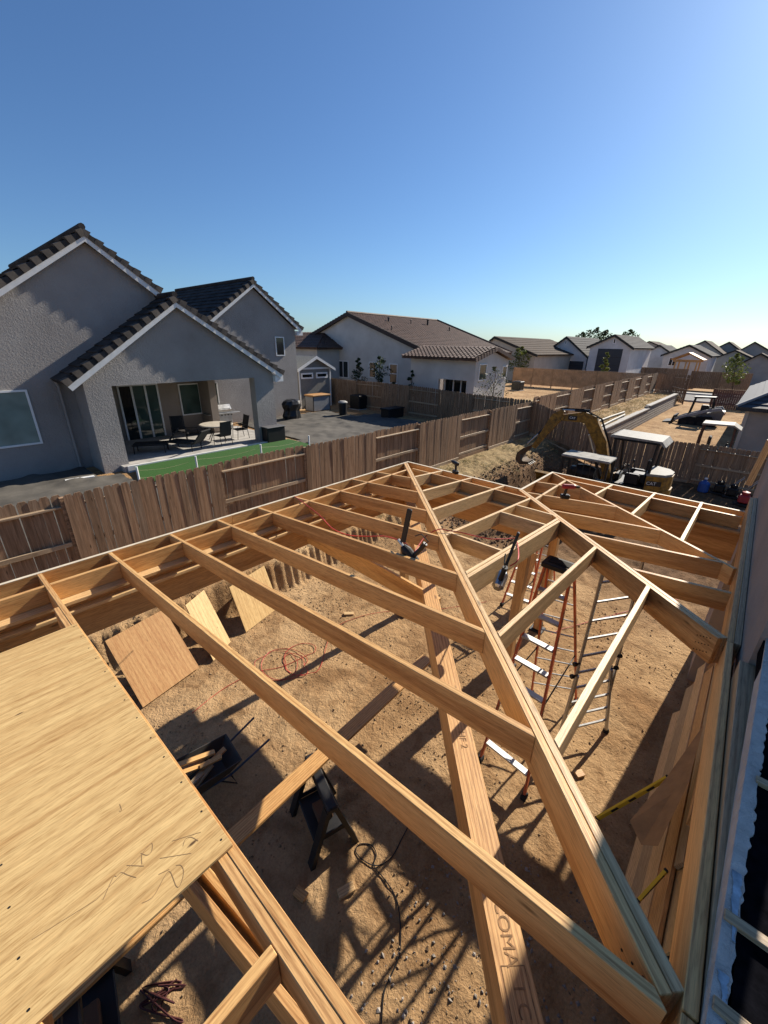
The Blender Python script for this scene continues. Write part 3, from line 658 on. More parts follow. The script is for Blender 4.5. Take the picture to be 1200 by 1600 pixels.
# ================================================================== grey stucco house at the left
gh = thing('grey_stucco_house', 'grey stucco house with charcoal tile gables and a covered patio', 'house', (-20, 8, .95))
XM, XP, X2 = -17.8, -16.5, -22.5
FL = 1.15
PK = Vector((0, 5.07, 8.30)); sM = .70
m = MB()
m.prism([(-2.0, .7), (3.92, .7), (3.92, 4.22), (10.4, 4.22), (10.4, 8.3-sM*(10.4-5.07)), (5.07, 8.30), (-2.0, 8.3-sM*7.07)], XM-.25, XM, 'x'); 
m.build('wall', M_STUCCO, gh)
# patio front wall with the opening
m = MB(); yl, yr, pk = 3.77, 11.0, (7.12, 6.50)
eL, eR = 4.05, 4.02
m.prism([(yl, .9), (4.57, .9), (4.57, 3.88), (10.05, 3.92), (10.05, .9), (yr, .9), (yr, 4.05), (pk[0], pk[1]), (yl, 4.15)], XP-.42, XP, 'x')
m.box(XM, XP-.42, yl, yl+.35, .9, 4.2); m.box(X2, XP-.42, 3.95, 4.12, 4.2, 4.4)
m.build('patio_wall', M_STUCCO, gh)
XR = -20.6
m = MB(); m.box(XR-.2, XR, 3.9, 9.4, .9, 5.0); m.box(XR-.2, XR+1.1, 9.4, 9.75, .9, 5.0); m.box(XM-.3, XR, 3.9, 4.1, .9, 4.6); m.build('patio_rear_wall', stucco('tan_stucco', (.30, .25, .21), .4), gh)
m = MB(); m.box(XR, XP-.42, 4.1, 11.0, 4.0, 4.12); m.build('patio_ceiling', M_STUCCO, gh)
m = MB(); m.box(XR, XP+.32, 4.3, 11.2, .8, FL); m.build('patio_slab', M_CONC, gh)
# sliding door and rear window of the patio
def at_rear(u, v): return PX(u, v, XR+.02)
p0, p1 = at_rear(178, 608), at_rear(262, 690)
dr = MB(); z0, z1_ = FL+.02, 3.55; ya, yb2 = p0.y+.1, p1.y+.0
dr.box(XR+.005, XR+.06, ya, ya+.07, z0, z1_); dr.box(XR+.005, XR+.06, yb2-.07, yb2, z0, z1_); dr.box(XR+.005, XR+.06, ya+.07, yb2-.07, z1_-.07, z1_); w3 = (yb2-ya)/3
for k in (1, 2): dr.box(XR+.005, XR+.06, ya+k*w3-.04, ya+k*w3+.04, z0, z1_-.07)
sd_ = dr.build('sliding_door', M_VINYL, gh)
for k in range(3):
    m = MB(); m.box(XR+.008, XR+.03, ya+k*w3+(.07 if k == 0 else .04), ya+(k+1)*w3-(.07 if k == 2 else .04), z0, z1_-.07); m.build('pane', M_GLASSG if k else M_GLASS, sd_)
p0, p1 = at_rear(277, 600), at_rear(345, 643)
window(gh, XR, p0.y, p1.y, p1.z, p0.z, True, M_GLASSG)
# bedroom window in the main gable
p0, p1 = PX(0, 615, XM), PX(60, 693, XM)
window(gh, XM, .55, 2.5, 2.03, 3.80, False, glass('blinds_behind_glass', (.19, .26, .235), .2), fw=.06)
# two-storey wing behind
m = MB(); m.prism([(11.0, .9), (16.85, .9), (16.85, 6.12), (14.1, 8.15), (11.0, 5.95)], X2-.25, X2, 'x'); m.box(-31, X2-.25, 16.6, 16.85, .9, 6.1); m.build('wing_wall', M_STUCCO, gh)
p0, p1 = PX(429, 526, X2), PX(445, 556, X2)
window(gh, X2, p0.y, p1.y, p1.z, p0.z, False, M_GLASS)
# roofs: slabs, tile courses, edge tiles, painted rake boards
def gable_roof(ypk, zpk, ylo, zlo, yhi, zhi, xf, xb, rows, cols, sub):
    A, B = Vector((xf, ypk, zpk)), Vector((xb, ypk, zpk))
    for k, (ye, ze) in enumerate(((ylo, zlo), (yhi, zhi))):
        C, Dd = Vector((xf, ye, ze)), Vector((xb, ye, ze))
        m = MB(); slab(m, [C, Dd, B, A], .10); rf = m.build('roof', M_TILE, gh)
        q = .16
        tile_field(C+Vector((-q, 0, .0)), Dd, A+Vector((-q, 0, 0)), B, rows, cols, .035, M_TILE, 'tile_courses', rf, profile='flat')
        nt_ = max(6, round((A-C).length/.21))
        edge_tiles(C+Vector((0, 0, .0)), A+Vector((0, 0, .0)), (1, 0, 0), nt_, rf, M_TILER, .2, .16, shade_mat=M_TILE)  # every other tile is dark: shade between the laps put into its colour
        # white rake board
        n = Vector((0, 0, 1)); dn = (A-C).normalized()
        up = (n-dn*n.dot(dn)).normalized()
        m = MB(); o = Vector((1, 0, 0))
        a0, b0 = C-up*.13, A-up*.13
        if k == 0: pass
        m.hexa([a0-up*.20-o*.035, a0-up*.20+o*.012, Vector((xf+.012, ypk, zpk-.13*up.z-.20/max(.3, up.z)-.0)), Vector((xf-.035, ypk, zpk-.13*up.z-.20/max(.3, up.z)))], [a0-o*.035, a0+o*.012, Vector((xf+.012, ypk, zpk-.15)), Vector((xf-.035, ypk, zpk-.15))])
        m.build('rake_board', M_WHITE, gh)
    # ridge cap tiles
    m = MB(); m.tube([A+Vector((.03, 0, .06)), B+Vector((0, 0, .06))], .10, 8); m.build('ridge_cap', M_TILE, gh)
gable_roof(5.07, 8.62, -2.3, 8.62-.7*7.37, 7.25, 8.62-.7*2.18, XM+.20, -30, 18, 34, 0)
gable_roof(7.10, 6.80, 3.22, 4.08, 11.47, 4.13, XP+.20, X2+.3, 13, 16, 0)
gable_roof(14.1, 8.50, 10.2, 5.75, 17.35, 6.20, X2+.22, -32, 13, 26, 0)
m = MB(); m.tube([(XM+.09, 3.30, 4.02), (XM+.09, 3.35, 3.85), (XM+.09, 3.36, 1.0)], .045, 8); m.build('downspout', M_STUCCO, gh)
m = MB(); m.box(XP-.35, XP+.18, 11.0, 11.42, 3.72, 3.98); m.box(X2-.5, X2+.2, 16.86, 17.3, 5.78, 6.02); m.build('eave_box', M_WHITE, gh)
m = MB(); m.box(XP+.322, XP+.40, 4.4, 11.0, .9, FL+.02); m.build('slab_edge', M_WHITE, gh)
# ================================================================== vegetation
def leafmat(name, c0, c1):
    k = N(name); gi = k.n('NewGeometry'); oi = k.n('ObjectInfo')
    c = k.ramp(gi.outputs['Random Per Island'], [(0, c0), (.6, tuple((a+b)/2 for a, b in zip(c0, c1))), (1, c1)])
    tr = k.n('BsdfTranslucent'); k.l(c, tr.inputs[0]); mx = k.n('MixShader'); mx.inputs[0].default_value = .3
    k.done(c, .6, 0, .3); k.l(k.p.outputs[0], mx.inputs[1]); k.l(tr.outputs[0], mx.inputs[2]); k.l(mx.outputs[0], k.t.nodes['Material Output'].inputs[0]); return k.m
M_LEAF = leafmat('leaves_dark', (.012, .026, .010), (.05, .075, .025)); M_LEAFY = leafmat('leaves_yellow_green', (.06, .085, .015), (.17, .19, .045)); M_LEAFO = leafmat('leaves_olive', (.03, .04, .015), (.09, .09, .04))
M_BARK = plain('bark', (.09, .065, .045), .9, var=.4, scale=12, bump=.4)
def leaves(mb, c, n, rad, sz, rj):
    for _ in range(n):
        while True:
            p = Vector((rj.uniform(-1, 1), rj.uniform(-1, 1), rj.uniform(-1, 1)))
            if p.length < 1: break
        p = Vector((p.x*rad[0], p.y*rad[1], p.z*rad[2]))+c
        a = Vector((rj.uniform(-1, 1), rj.uniform(-1, 1), rj.uniform(-1, 1))).normalized(); b = a.orthogonal().normalized(); s = sz*rj.uniform(.6, 1.3)
        b = (b*math.cos(rj.uniform(0, 6))+a.cross(b)*math.sin(rj.uniform(0, 6))).normalized()
        mb.add([p-a*s, p+b*s*.45, p+a*s, p-b*s*.45], [(0, 1, 2, 3)])
def tree(name, label, base, h, w_, mat, seed, kind='round', n=60, sz=.07, cat='tree', group=None, lean=0.0, clumps=14, trunk=.35):
    rj = random.Random(seed); t = thing(name, label, cat, base, 0, group); base = Vector(base)
    mb = MB(); top = base+Vector((lean, 0, h*.85)); mb.tube([base-Vector((0, 0, .1)), base.lerp(top, .4)+Vector((rj.uniform(-.05, .05), 0, 0)), top], [.03*h**.6, .022*h**.6, .006], 7)
    lb = MB()
    for i in range(clumps):
        f = trunk+(1-trunk)*(i+.5)/clumps
        if kind == 'cone': r = w_*(1.08-f)
        elif kind == 'col': r = w_*.6*math.sin(math.pi*min(.95, .25+.7*f))
        else: r = w_*math.sin(math.pi*min(.97, .12+.85*(f-trunk)/(1-trunk)))
        a = i*2.4+rj.uniform(-.4, .4); c = base+Vector((lean*f+math.cos(a)*r*.62, math.sin(a)*r*.62, h*f))
        st = base+Vector((lean*f*.9, 0, h*max(.12, f-.14))); mb.tube([st, st.lerp(c, .6)+Vector((0, 0, .04*h)), c], [.009*h**.6, .006*h**.6, .003], 5)
        cr = max(.12, r*.55); leaves(lb, c, n, (cr, cr, cr*.75), sz, rj)
    mb.build('trunk', M_BARK, t); lb.build('crown', mat, t); return t
# ================================================================== white house beyond the fence
wh = thing('white_stucco_house', 'white stucco house with brown barrel tile roof behind the board fence', 'house', (-24, 32, .9))
YW = 27.0
m = MB(); m.prism([(-33.4, .8), (-19.55, .8), (-19.55, 4.78), (-28.26, 7.62), (-33.4, 5.85)], YW, YW+.25, 'y'); m.box(-19.8, -19.55, YW+.25, 39.8, .8, 4.8); m.box(-33.4, -33.15, YW+.25, 39.8, .8, 5.8); m.prism([(-33.15, .8), (-19.8, .8), (-19.8, 4.78), (-28.26, 7.55), (-33.15, 5.85)], 39.55, 39.8, 'y'); m.build('wall', M_STUCCOW, wh)
A, B, C, Dd = Vector((-28.26, 26.75, 7.80)), Vector((-28.26, 40.2, 7.80)), Vector((-19.1, 26.75, 4.78)), Vector((-19.1, 40.2, 4.78))
m = MB(); slab(m, [C, Dd, B, A], .16); rf = m.build('roof', M_TILEB, wh)
tile_field(C, Dd, A, B, 26, 42, .05, M_TILEB, 'tile_courses', rf)
A2, C2, D2 = A, Vector((-33.7, 26.75, 6.0)), Vector((-33.7, 40.2, 6.0)); m = MB(); slab(m, [C2, D2, B, A], .16); m.build('roof', M_TILEB, wh)
edge_tiles(C+Vector((0, -.02, .02)), A+Vector((0, -.02, .02)), (0, -1, 0), 26, rf, plain('dark_brown_edge_tile', (.055, .04, .035), .8), .15, .26)
edge_tiles(C2+Vector((0, -.02, .02)), A+Vector((0, -.02, .02)), (0, -1, 0), 15, rf, bpy.data.materials['dark_brown_edge_tile'], .15, .26)
m = MB(); m.tube([A+Vector((0, 0, .08)), B+Vector((0, 0, .08)), Dd+Vector((0, 0, .08))], .11, 6); m.build('ridge_cap', M_TILEB, rf)
for (u, v, s) in ((607, 503, .18), (612, 517, .10), (668, 509, .22), (702, 518, .15), (642, 507, .1)):
    d = ray(u, v); n_ = (Dd-C).cross(A-C).normalized(); k = (C-CAM).dot(n_)/d.dot(n_); p = CAM+d*k
    m = MB(); m.cyl(p-Vector((0, 0, .1)), p+Vector((0, 0, .3 if s < .2 else .5)), s*.4, 8); m.lathe([(s*.7, 0), (s*.8, .04), (.01, .12)], (p.x, p.y, p.z+(.3 if s < .2 else .5)), 8); m.build('roof_vent', M_DARKM, wh)
for (u0, v0, u1, v1, mu) in ((528, 563, 545, 591, True), (577, 565, 588, 591, .55), (609, 568, 621, 600, .5), (660, 570, 674, 603, .5)):
    a, b = PY(u0, v0, YW), PY(u1, v1, YW)
    window(wh, YW, a.x, b.x, b.z, a.z, True, M_GLASS if mu is True else glass('blind_glass_%d' % u0, (.10, .085, .07), .12), axis='y', facing=-1, horiz=None if mu is True else mu, fw=.07)
# front wing with hipped roof
m = MB(); m.box(-38.5, -29.6, 24.4, YW, .8, 4.95); m.build('wing_wall', M_STUCCOW, wh)
e = [Vector((-39, 24.0, 4.98)), Vector((-29.1, 24.0, 4.98)), Vector((-29.1, 27.4, 4.98)), Vector((-39, 27.4, 4.98))]; r0, r1 = Vector((-39, 27.3, 6.3)), Vector((-31.8, 27.3, 6.3))
m = MB(); slab(m, [e[0], e[1], r1, r0], .14); wr = m.build('wing_roof', M_TILEB, wh); tile_field(e[0], e[1], r0, r1, 10, 30, .05, M_TILEB, 'tile_courses', wr)
m = MB(); slab(m, [e[1], e[2], r1+Vector((0, .02, 0)), r1], .14); m.build('wing_roof', M_TILEB, wh); tile_field(e[1], e[2], r1, r1+Vector((0, .02, 0)), 10, 10, .05, M_TILEB, 'tile_courses', wr)
# patio wing with lit tiles
m = MB(); m.prism([(23.65, .8), (28.0, .8), (28.0, 4.5), (25.74, 5.05), (23.65, 4.5)], -13.7, -13.5, 'x'); m.box(-18.6, -16.2, 23.65, 23.85, .8, 4.5); m.box(-14.05, -13.7, 23.65, 23.85, .8, 4.5); m.box(-16.2, -14.05, 23.65, 23.85, 3.3, 4.5); m.box(-18.6, -13.7, 27.8, 28.0, .8, 4.4); m.build('patio_wall', M_STUCCOW, wh)
f0, f1, g0, g1, k0, k1 = Vector((-19.0, 23.1, 4.62)), Vector((-13.25, 23.1, 4.62)), Vector((-19.0, 25.74, 5.27)), Vector((-13.25, 25.74, 5.27)), Vector((-19.0, 28.4, 4.62)), Vector((-13.25, 28.4, 4.62))
m = MB(); slab(m, [f0, f1, g1, g0], .12); pr_ = m.build('patio_roof', M_TILEB, wh); m = MB(); slab(m, [k0, k1, g1, g0], .12); m.build('patio_roof', M_TILEB, wh)
tile_field(f0, f1, g0, g1, 8, 19, .07, M_TILEB, 'tile_courses', pr_)
edge_tiles(f1, g1, (1, 0, 0), 8, pr_, M_TILEB, .15, .18); edge_tiles(k1, g1, (1, 0, 0), 8, pr_, M_TILEB, .15, .18)
m = MB(); m.box(-16.2, -14.05, 24.4, 24.5, .8, 3.3); sdw = m.build('sliding_door', M_GLASS, wh)
for x in (-16.18, -15.5, -14.9, -14.15): m = MB(); m.box(x, x+.07, 24.33, 24.40, .8, 3.3); m.build('door_frame', M_VINYL, sdw)
a, b = PX(749, 569, -13.5), PX(758, 594, -13.5); window(wh, -13.5, a.y, b.y, b.z, a.z, False, M_GLASSG)
a, b = PX(785, 572, -13.5), PX(790, 590, -13.5); window(wh, -13.5, a.y, b.y, b.z, a.z, False, M_GLASSG)
tree('small_tree', 'small conical evergreen by the white house wall', PY(560, 612, 24.2)-Vector((0, 0, .75)), 3.3, 1.15, M_LEAF, 3, 'cone', 60, .085)
tree('small_tree', 'leaning open young tree beside the second window of the white house', PY(586, 616, 24.0)-Vector((0, 0, .9)), 3.7, .9, M_LEAF, 4, 'round', 60, .10, lean=.55, clumps=8, trunk=.5)
tree('shrub', 'low dark shrub under the third window of the white house', PY(612, 618, 24.0)-Vector((0, 0, .75)), 1.7, .8, M_LEAF, 5, 'round', 50, .09, cat='shrub', clumps=7, trunk=.2)
tree('small_tree', 'narrow two-clump shrub tree by the fourth window of the white house', PY(642, 618, 23.6)-Vector((0, 0, .75)), 2.5, .7, M_LEAF, 6, 'col', 60, .09, clumps=7, trunk=.3)
tree('small_tree', 'sparse reddish young tree in front of the white house patio gable', (PY(772, 605, 22.7).x, 22.7, .9), 3.4, 1.1, M_LEAFO, 7, 'round', 40, .06, clumps=16, trunk=.22)
tree('shrub', 'round dark shrub at the foot of the white house patio gable', (PY(757, 608, 22.9).x, 22.9, .9), 1.15, .6, M_LEAF, 8, 'round', 40, .06, cat='shrub', clumps=8, trunk=.15)
def ac_unit(label, u, v, w_, h, z=.95, name='ac_unit', cat='air conditioner'):
    p = PZ(u, v, z); t = thing(name, label, cat, p)
    m = MB(); m.bbox(p.x-w_/2, p.x+w_/2, p.y-w_/2, p.y+w_/2, z+.05, z+h, .03); c = m.build('cabinet', M_BLACK, t)
    for k in range(int(h/.09)):
        zz = z+.12+k*.085
        if zz > z+h-.1: break
        m = MB(); m.box(p.x-w_/2+.04, p.x+w_/2-.04, p.y-w_/2-.008, p.y-w_/2, zz, zz+.03); m.box(p.x+w_/2, p.x+w_/2+.008, p.y-w_/2+.04, p.y+w_/2-.04, zz, zz+.03); m.build('louvre', M_DARKM, c)
    m = MB(); m.lathe([(w_*.38, 0), (w_*.38, .03), (w_*.1, .045)], (p.x, p.y, z+h), 16); m.build('fan_guard', M_DARKM, t); m = MB(); m.box(p.x-w_/2-.06, p.x+w_/2+.06, p.y-w_/2-.06, p.y+w_/2+.06, z-.05, z+.05); m.build('pad', M_CONC, t)
ac_unit('dark air conditioner on a pad beside the white house', 808, 610, 1.0, .95)
ac_unit('tall dark air conditioner against the shared board fence', 561, 639, .95, 1.0)
# ================================================================== things in the grey house's yard
def shed():
    a, b = PX(463, 575, -24.3), PX(516, 575, -24.3); y0, y1 = a.y+.15, b.y; yc = (y0+y1)/2; zt = PX(495, 560, -24.3).z+.15
    t = thing('garden_shed', 'small grey garden shed with white trim and two little windows', 'shed', (-25, yc, .95)); e = zt-.75
    m = MB(); m.prism([(y0, .9), (y1, .9), (y1, e), (yc, zt-.12), (y0, e)], -24.45, -24.3, 'x'); m.box(-26.4, -24.45, y0, y0+.1, .9, e); m.box(-26.4, -24.45, y1-.1, y1, .9, e); m.build('wall', plain('shed_siding', (.20, .195, .18), .8), t)
    for s, ye in ((-1, y0-.25), (1, y1+.25)):
        m = MB(); slab(m, [Vector((-24.05, ye, e-.1)), Vector((-26.6, ye, e-.1)), Vector((-26.6, yc, zt)), Vector((-24.05, yc, zt))], .08); m.build('roof', plain('grey_shingle', (.30, .30, .27), .9, var=.3, scale=20), t)
        m = MB(); m.hexa([Vector((-24.05, ye, e-.26)), Vector((-24.0, ye, e-.26)), Vector((-24.0, yc, zt-.17)), Vector((-24.05, yc, zt-.17))], [Vector((-24.05, ye, e-.08)), Vector((-24.0, ye, e-.08)), Vector((-24.0, yc, zt+.02)), Vector((-24.05, yc, zt+.02))]); m.build('trim', M_WHITE, t)
    m = MB(); m.box(-24.3, -24.26, y0, y1, e-.12, e); m.box(-24.3, -24.26, y1-.1, y1, .95, e-.12); m.box(-24.3, -24.26, y0, y0+.1, .95, e-.12); m.build('trim', M_WHITE, t)
    w2 = (y1-y0)
    for k in (0, 1): window(t, -24.3, y0+.2+k*w2*.46, y0+.2+k*w2*.46+w2*.36, e-.75, e-.35, False, M_GLASS, fw=.1)
shed()
def deck_box():
    p = PZ(497, 641, .95); t = thing('deck_box', 'grey deck storage box with pale wooden lid near the shed', 'storage box', p)
    m = MB(); m.bbox(p.x-.45, p.x+.45, p.y-.75, p.y+.75, .97, 1.95, .03); b = m.build('body', plain('resin_grey', (.26, .27, .28), .6), t)
    m = MB(); m.bbox(p.x-.5, p.x+.5, p.y-.8, p.y+.8, 1.96, 2.06, .02); m.build('lid', M_PLYR, t)
    m = MB()
    for sx in (-.46, .42):
        for sy in (-.76, .72): m.box(p.x+sx, p.x+sx+.04, p.y+sy, p.y+sy+.04, .95, 1.95)
    m.build('corner_trim', M_DARKM, t)
deck_box()
def covered_grill():
    p = PZ(457, 656, .95); t = thing('covered_grill', 'barbecue under a crumpled black cover by the grey house wing', 'grill', p); rj = random.Random(2)
    mb = MB(); n = 18; prof = [(.52, 0), (.54, .25), (.5, .55), (.56, .8), (.6, .95), (.5, 1.12), (.3, 1.2), (.02, 1.22)]; vs = []
    for i, (r, h) in enumerate(prof):
        for k in range(n):
            a = 2*math.pi*k/n; q = r*(1+.10*math.sin(k*2.7+i)+.06*rj.uniform(-1, 1)); sx = .75; vs.append((p.x+q*sx*math.cos(a), p.y+q*1.05*math.sin(a), .97+h+.02*rj.uniform(-1, 1)))
    fs = [(i*n+k, i*n+(k+1) % n, (i+1)*n+(k+1) % n, (i+1)*n+k) for i in range(len(prof)-1) for k in range(n)]+[tuple((len(prof)-1)*n+k for k in range(n))]
    mb.add(vs, fs); mb.build('cover', plain('black_vinyl', (.016, .016, .017), .35, var=.3), t)
    m = MB()
    for sy in (-.4, .4): m.tube([(p.x, p.y+sy, .95), (p.x, p.y+sy, 1.1)], .05, 8)
    m.build('caster', M_BLACK, t)
covered_grill()
p = PZ(536, 650, .95); t = thing('bin', 'small round black bin with grey lid standing in the yard', 'bin', p)
m = MB(); m.lathe([(.24, 0), (.27, .45), (.29, .85)], (p.x, p.y, .95), 16); m.build('barrel', M_BLACK, t); m = MB(); m.lathe([(.31, .0), (.31, .05), (.2, .12), (.02, .14)], (p.x, p.y, 1.8), 16); m.build('lid', plain('grey_lid', (.33, .32, .30), .6), t)
p = PZ(613, 652, .95); t = thing('raised_planter', 'low long black box lying beside the shared fence', 'planter', p)
m = MB(); m.bbox(p.x-.35, p.x+.35, p.y-.75, p.y+.75, .95, 1.5, .03); m.build('body', M_BLACK, t); m = MB(); m.bbox(p.x-.4, p.x+.4, p.y-.8, p.y+.8, 1.5, 1.58, .02); m.build('rim', M_DARKM, t)
p = PZ(427, 693, .95); t = thing('storage_cabinet', 'square black storage cabinet against the right patio pillar', 'storage box', p)
m = MB(); m.bbox(p.x-.4, p.x+.4, p.y-.5, p.y+.45, .95, 1.75, .03); m.build('body', M_BLACK, t); m = MB(); m.bbox(p.x-.43, p.x+.43, p.y-.53, p.y+.48, 1.751, 1.8, .015); m.build('lid', plain('grey_cabinet_lid', (.10, .10, .105), .6), t)
# turf strip, its low net fence, patio furniture
m = MB(); m.add([(XP+.42, 4.6, 1.13), (XP+.42, 11.3, 1.13), (XP+2.3, 11.6, 1.03), (XP+2.3, 4.2, 1.03)], [(0, 3, 2, 1)]); tag(m.build('turf_strip', M_TURF), kind='structure')
nt_ = thing('net_fence', 'low net fence with white posts along the green turf strip', 'fence', (XP+2.4, 7.5, 1.0))
pts = [(XP+2.35, y) for y in (4.1, 6.0, 8.6, 11.0)]
for x, y in pts: m = MB(); m.cyl((x, y, .9), (x, y, 1.62), .035, 8); m.build('post', M_VINYL, nt_)
for z in (1.5, 1.25):
    m = MB()
    for (x0, y0), (x1, y1) in zip(pts[:-1], pts[1:]):
        m.tube([(x0+.0, y0+(y1-y0)*k/6, z-.10*math.sin(math.pi*k/6)) for k in range(7)], .003, 4, cap=False)
    m.build('net_line', M_RAIL, nt_)
def chair(label, p, rz, name='patio_chair', M=None):
    t = thing(name, label, 'chair', p, rz); fr = MB()
    m = MB(); m.bbox(-.25, .25, -.25, .25, .40, .44, .01); m.build('seat', plain('dark_sling', (.03, .027, .025), .8), t, world=False)
    m = MB(); Mx = Matrix.Translation((0, -.25, .44)) @ Matrix.Rotation(.22, 4, 'X'); m.bbox(-.25, .25, -.015, .015, 0, .62, .01, M=Mx); m.build('backrest', bpy.data.materials['dark_sling'], t, world=False)
    for sx in (-.27, .27):
        m = MB(); m.tube([(sx, .27, 0), (sx, .22, .42), (sx, .2, .62), (sx, -.2, .64), (sx, -.3, .66)], .014, 6); m.tube([(sx, -.3, 0), (sx, -.24, .42), (sx, -.40, 1.06)], .014, 6); m.build('side_frame', M_BLACK, t, world=False)
    for sx, sy in ((-.22, .2), (.22, .2), (-.22, -.2), (.22, -.2)): pass
    return t
pt = PZ(341, 688, FL); tb = thing('patio_table', 'round pale-topped patio table under the covered patio', 'table', pt)
m = MB(); m.lathe([(.70, 0), (.72, .02), (.72, .045), (.68, .06)], (pt.x, pt.y, FL+.70), 28); m.build('table_top', plain('pale_table_top', (.55, .50, .42), .3), tb)
for a in range(4): m = MB(); c, s = math.cos(a*1.571+.4), math.sin(a*1.571+.4); m.tube([(pt.x+.5*c, pt.y+.5*s, FL), (pt.x+.25*c, pt.y+.25*s, FL+.4), (pt.x+.4*c, pt.y+.4*s, FL+.7)], .02, 6); m.build('leg', M_BLACK, tb)
chair('dark sling patio chair in front of the round table, back to the turf', (pt.x+.95, pt.y-.25, FL), math.radians(95))
chair('dark sling patio chair at the round table beside the right pillar', (pt.x+.25, pt.y+1.0, FL), math.radians(175))
chair('dark sling patio chair at the round table by the sliding door', (pt.x-.2, pt.y-1.0, FL), math.radians(-20))
chair('black metal patio chair standing before the sliding door', PZ(282, 688, FL), math.radians(-110))
def lounger(label, p, rz):
    t = thing('patio_lounger', label, 'lounger', p, rz)
    m = MB(); m.bbox(-.32, .32, -.7, .55, .30, .37, .02); m.build('seat', plain('dark_mesh', (.02, .02, .021), .8), t, world=False)
    m = MB(); m.bbox(-.32, .32, -.03, .03, 0, .7, .02, M=Matrix.Translation((0, -.7, .34)) @ Matrix.Rotation(.7, 4, 'X')); m.build('backrest', bpy.data.materials['dark_mesh'], t, world=False)
    for sx in (-.3, .3):
        for sy in (-.6, .5): m = MB(); m.cyl((sx, sy, 0), (sx, sy, .32), .02, 6); m.build('leg', M_BLACK, t, world=False)
lounger('dark low patio lounger behind the left patio pillar', PZ(235, 706, FL), math.radians(150))
lounger('dark low patio lounger between the sliding door and the round table', PZ(288, 702, FL), math.radians(120))
def bbq():
    p = PZ(347, 676, FL); p = Vector((XR+.6, PX(347, 650, XR+.6).y, FL)); t = thing('barbecue_grill', 'stainless steel barbecue grill under the patio window', 'grill', p)
    m = MB(); m.bbox(-.3, .25, -.42, .42, .08, .82, .02); m.build('cabinet', M_STEEL, t, world=False); m = MB(); m.bbox(-.3, .32, -.85, .85, .83, .90, .015); m.build('side_shelf', M_STEEL, t, world=False)
    m = MB(); m.prism([(-.3, .91), (.24, .91), (.26, 1.05), (.1, 1.28), (-.22, 1.3), (-.3, 1.2)], -.42, .42, 'y'); h = m.build('hood', M_STEEL, t, world=False); m = MB(); m.tube([(.27, -.32, 1.08), (.31, -.3, 1.1), (.31, .3, 1.1), (.27, .32, 1.08)], .014, 6); m.build('handle', M_BLACK, h, world=True, M=WM[t.name])
    for k in range(5): m = MB(); m.cyl((.32, -.34+.17*k, .80), (.36, -.34+.17*k, .80), .03, 10); m.build('knob', M_BLACK, t, world=False)
    for sy in (-.36, .36): m = MB(); m.cyl((.1, sy, 0), (.1, sy, .09), .04, 8); m.build('caster', M_BLACK, t, world=False)
bbq()
p = PZ(120, 752, .95); t = board('board_offcut', (p.x, p.y-.3, 1.02), (p.x+.1, p.y+.5, 1.02), .16, .08, M_WHITE); tag(t, 'short white board lying at the foot of the grey house wall', 'board')
# ================================================================== far houses
M_FARW = stucco('far_white_wall', (.57, .57, .575), .1); M_FARB = stucco('far_beige_wall', (.46, .43, .38), .1); M_FARG = stucco('far_grey_wall', (.33, .33, .32), .1)
M_RG = plain('far_grey_tile', (.10, .097, .095), .9, spec=.08, var=.3, scale=1.2, bump=.3, bscale=8); M_RB = plain('far_brown_tile', (.10, .078, .062), .9, spec=.08, var=.3, scale=1.2, bump=.3, bscale=8)
def far_house(label, y, xl, xr, base, eave, gable, depth, wm, rm, doors=(), wins=(), group=None, trim=M_DARKM, ov=.45, courses=True):
    """gable = (ridge x, ridge z); the ridge runs along y"""
    xp, zp = gable; t = thing('far_house', label, 'house', ((xl+xr)/2, y+depth/2, base), 0, group)
    m = MB(); m.prism([(xl, base-.3), (xr, base-.3), (xr, eave), (xp, zp-.12), (xl, eave)], y, y+depth, 'y'); m.build('wall', wm, t)
    for xe in (xl, xr):
        s = 1 if xe > xp else -1; sl = (zp-eave)/abs(xe-xp); xo = xe+s*ov; zo = eave-sl*ov+.05
        q = [Vector((xo, y-.35, zo)), Vector((xo, y+depth+.35, zo)), Vector((xp, y+depth+.35, zp+.05)), Vector((xp, y-.35, zp+.05))]
        m = MB(); slab(m, q, .16); rf = m.build('roof', rm, t)
        if courses: tile_field(q[0], q[1], q[3], q[2], 9, 10, .04, rm, 'tile_courses', rf, profile='flat')
        m = MB(); m.hexa([q[0]+Vector((0, -.04, -.3)), q[0]+Vector((0, .04, -.3)), q[3]+Vector((0, .04, -.3)), q[3]+Vector((0, -.04, -.3))], [q[0]+Vector((0, -.04, -.02)), q[0]+Vector((0, .04, -.02)), q[3]+Vector((0, .04, -.02)), q[3]+Vector((0, -.04, -.02))]); m.build('rake_board', trim, t)
    for (x0, x1, zt, mat) in doors:
        m = MB(); m.box(x0, x1, y-.04, y-.002, base, zt); d = m.build('garage_door', mat, t)
        for k in range(1, 4): m = MB(); zz = base+(zt-base)*k/4; m.box(x0, x1, y-.06, y-.041, zz-.02, zz+.02); m.build('door_seam', M_DARKM, d)
    for (x0, x1, za, zb) in wins: window(t, y, x0, x1, za, zb, x1-x0 > 1.0, M_GLASS, axis='y', facing=-1, fw=.09)
    return t
def fx(u, y, v=545): return PY(u, v, y).x
def fz(v, y, u): return PY(u, v, y).z
yA = 72
far_house('far white house with dark double garage door left of the tall garage', yA, fx(849, yA), fx(920, yA), .8, fz(556, yA, 915), (fx(883, yA), fz(526, yA, 883)), 16, M_FARW, M_RG, doors=[(fx(868, yA), fx(916, yA), fz(564, yA, 890), M_NAVY)], wins=[(fx(881, yA), fx(884, yA), fz(538, yA, 883), fz(531, yA, 883))])
yB = 70
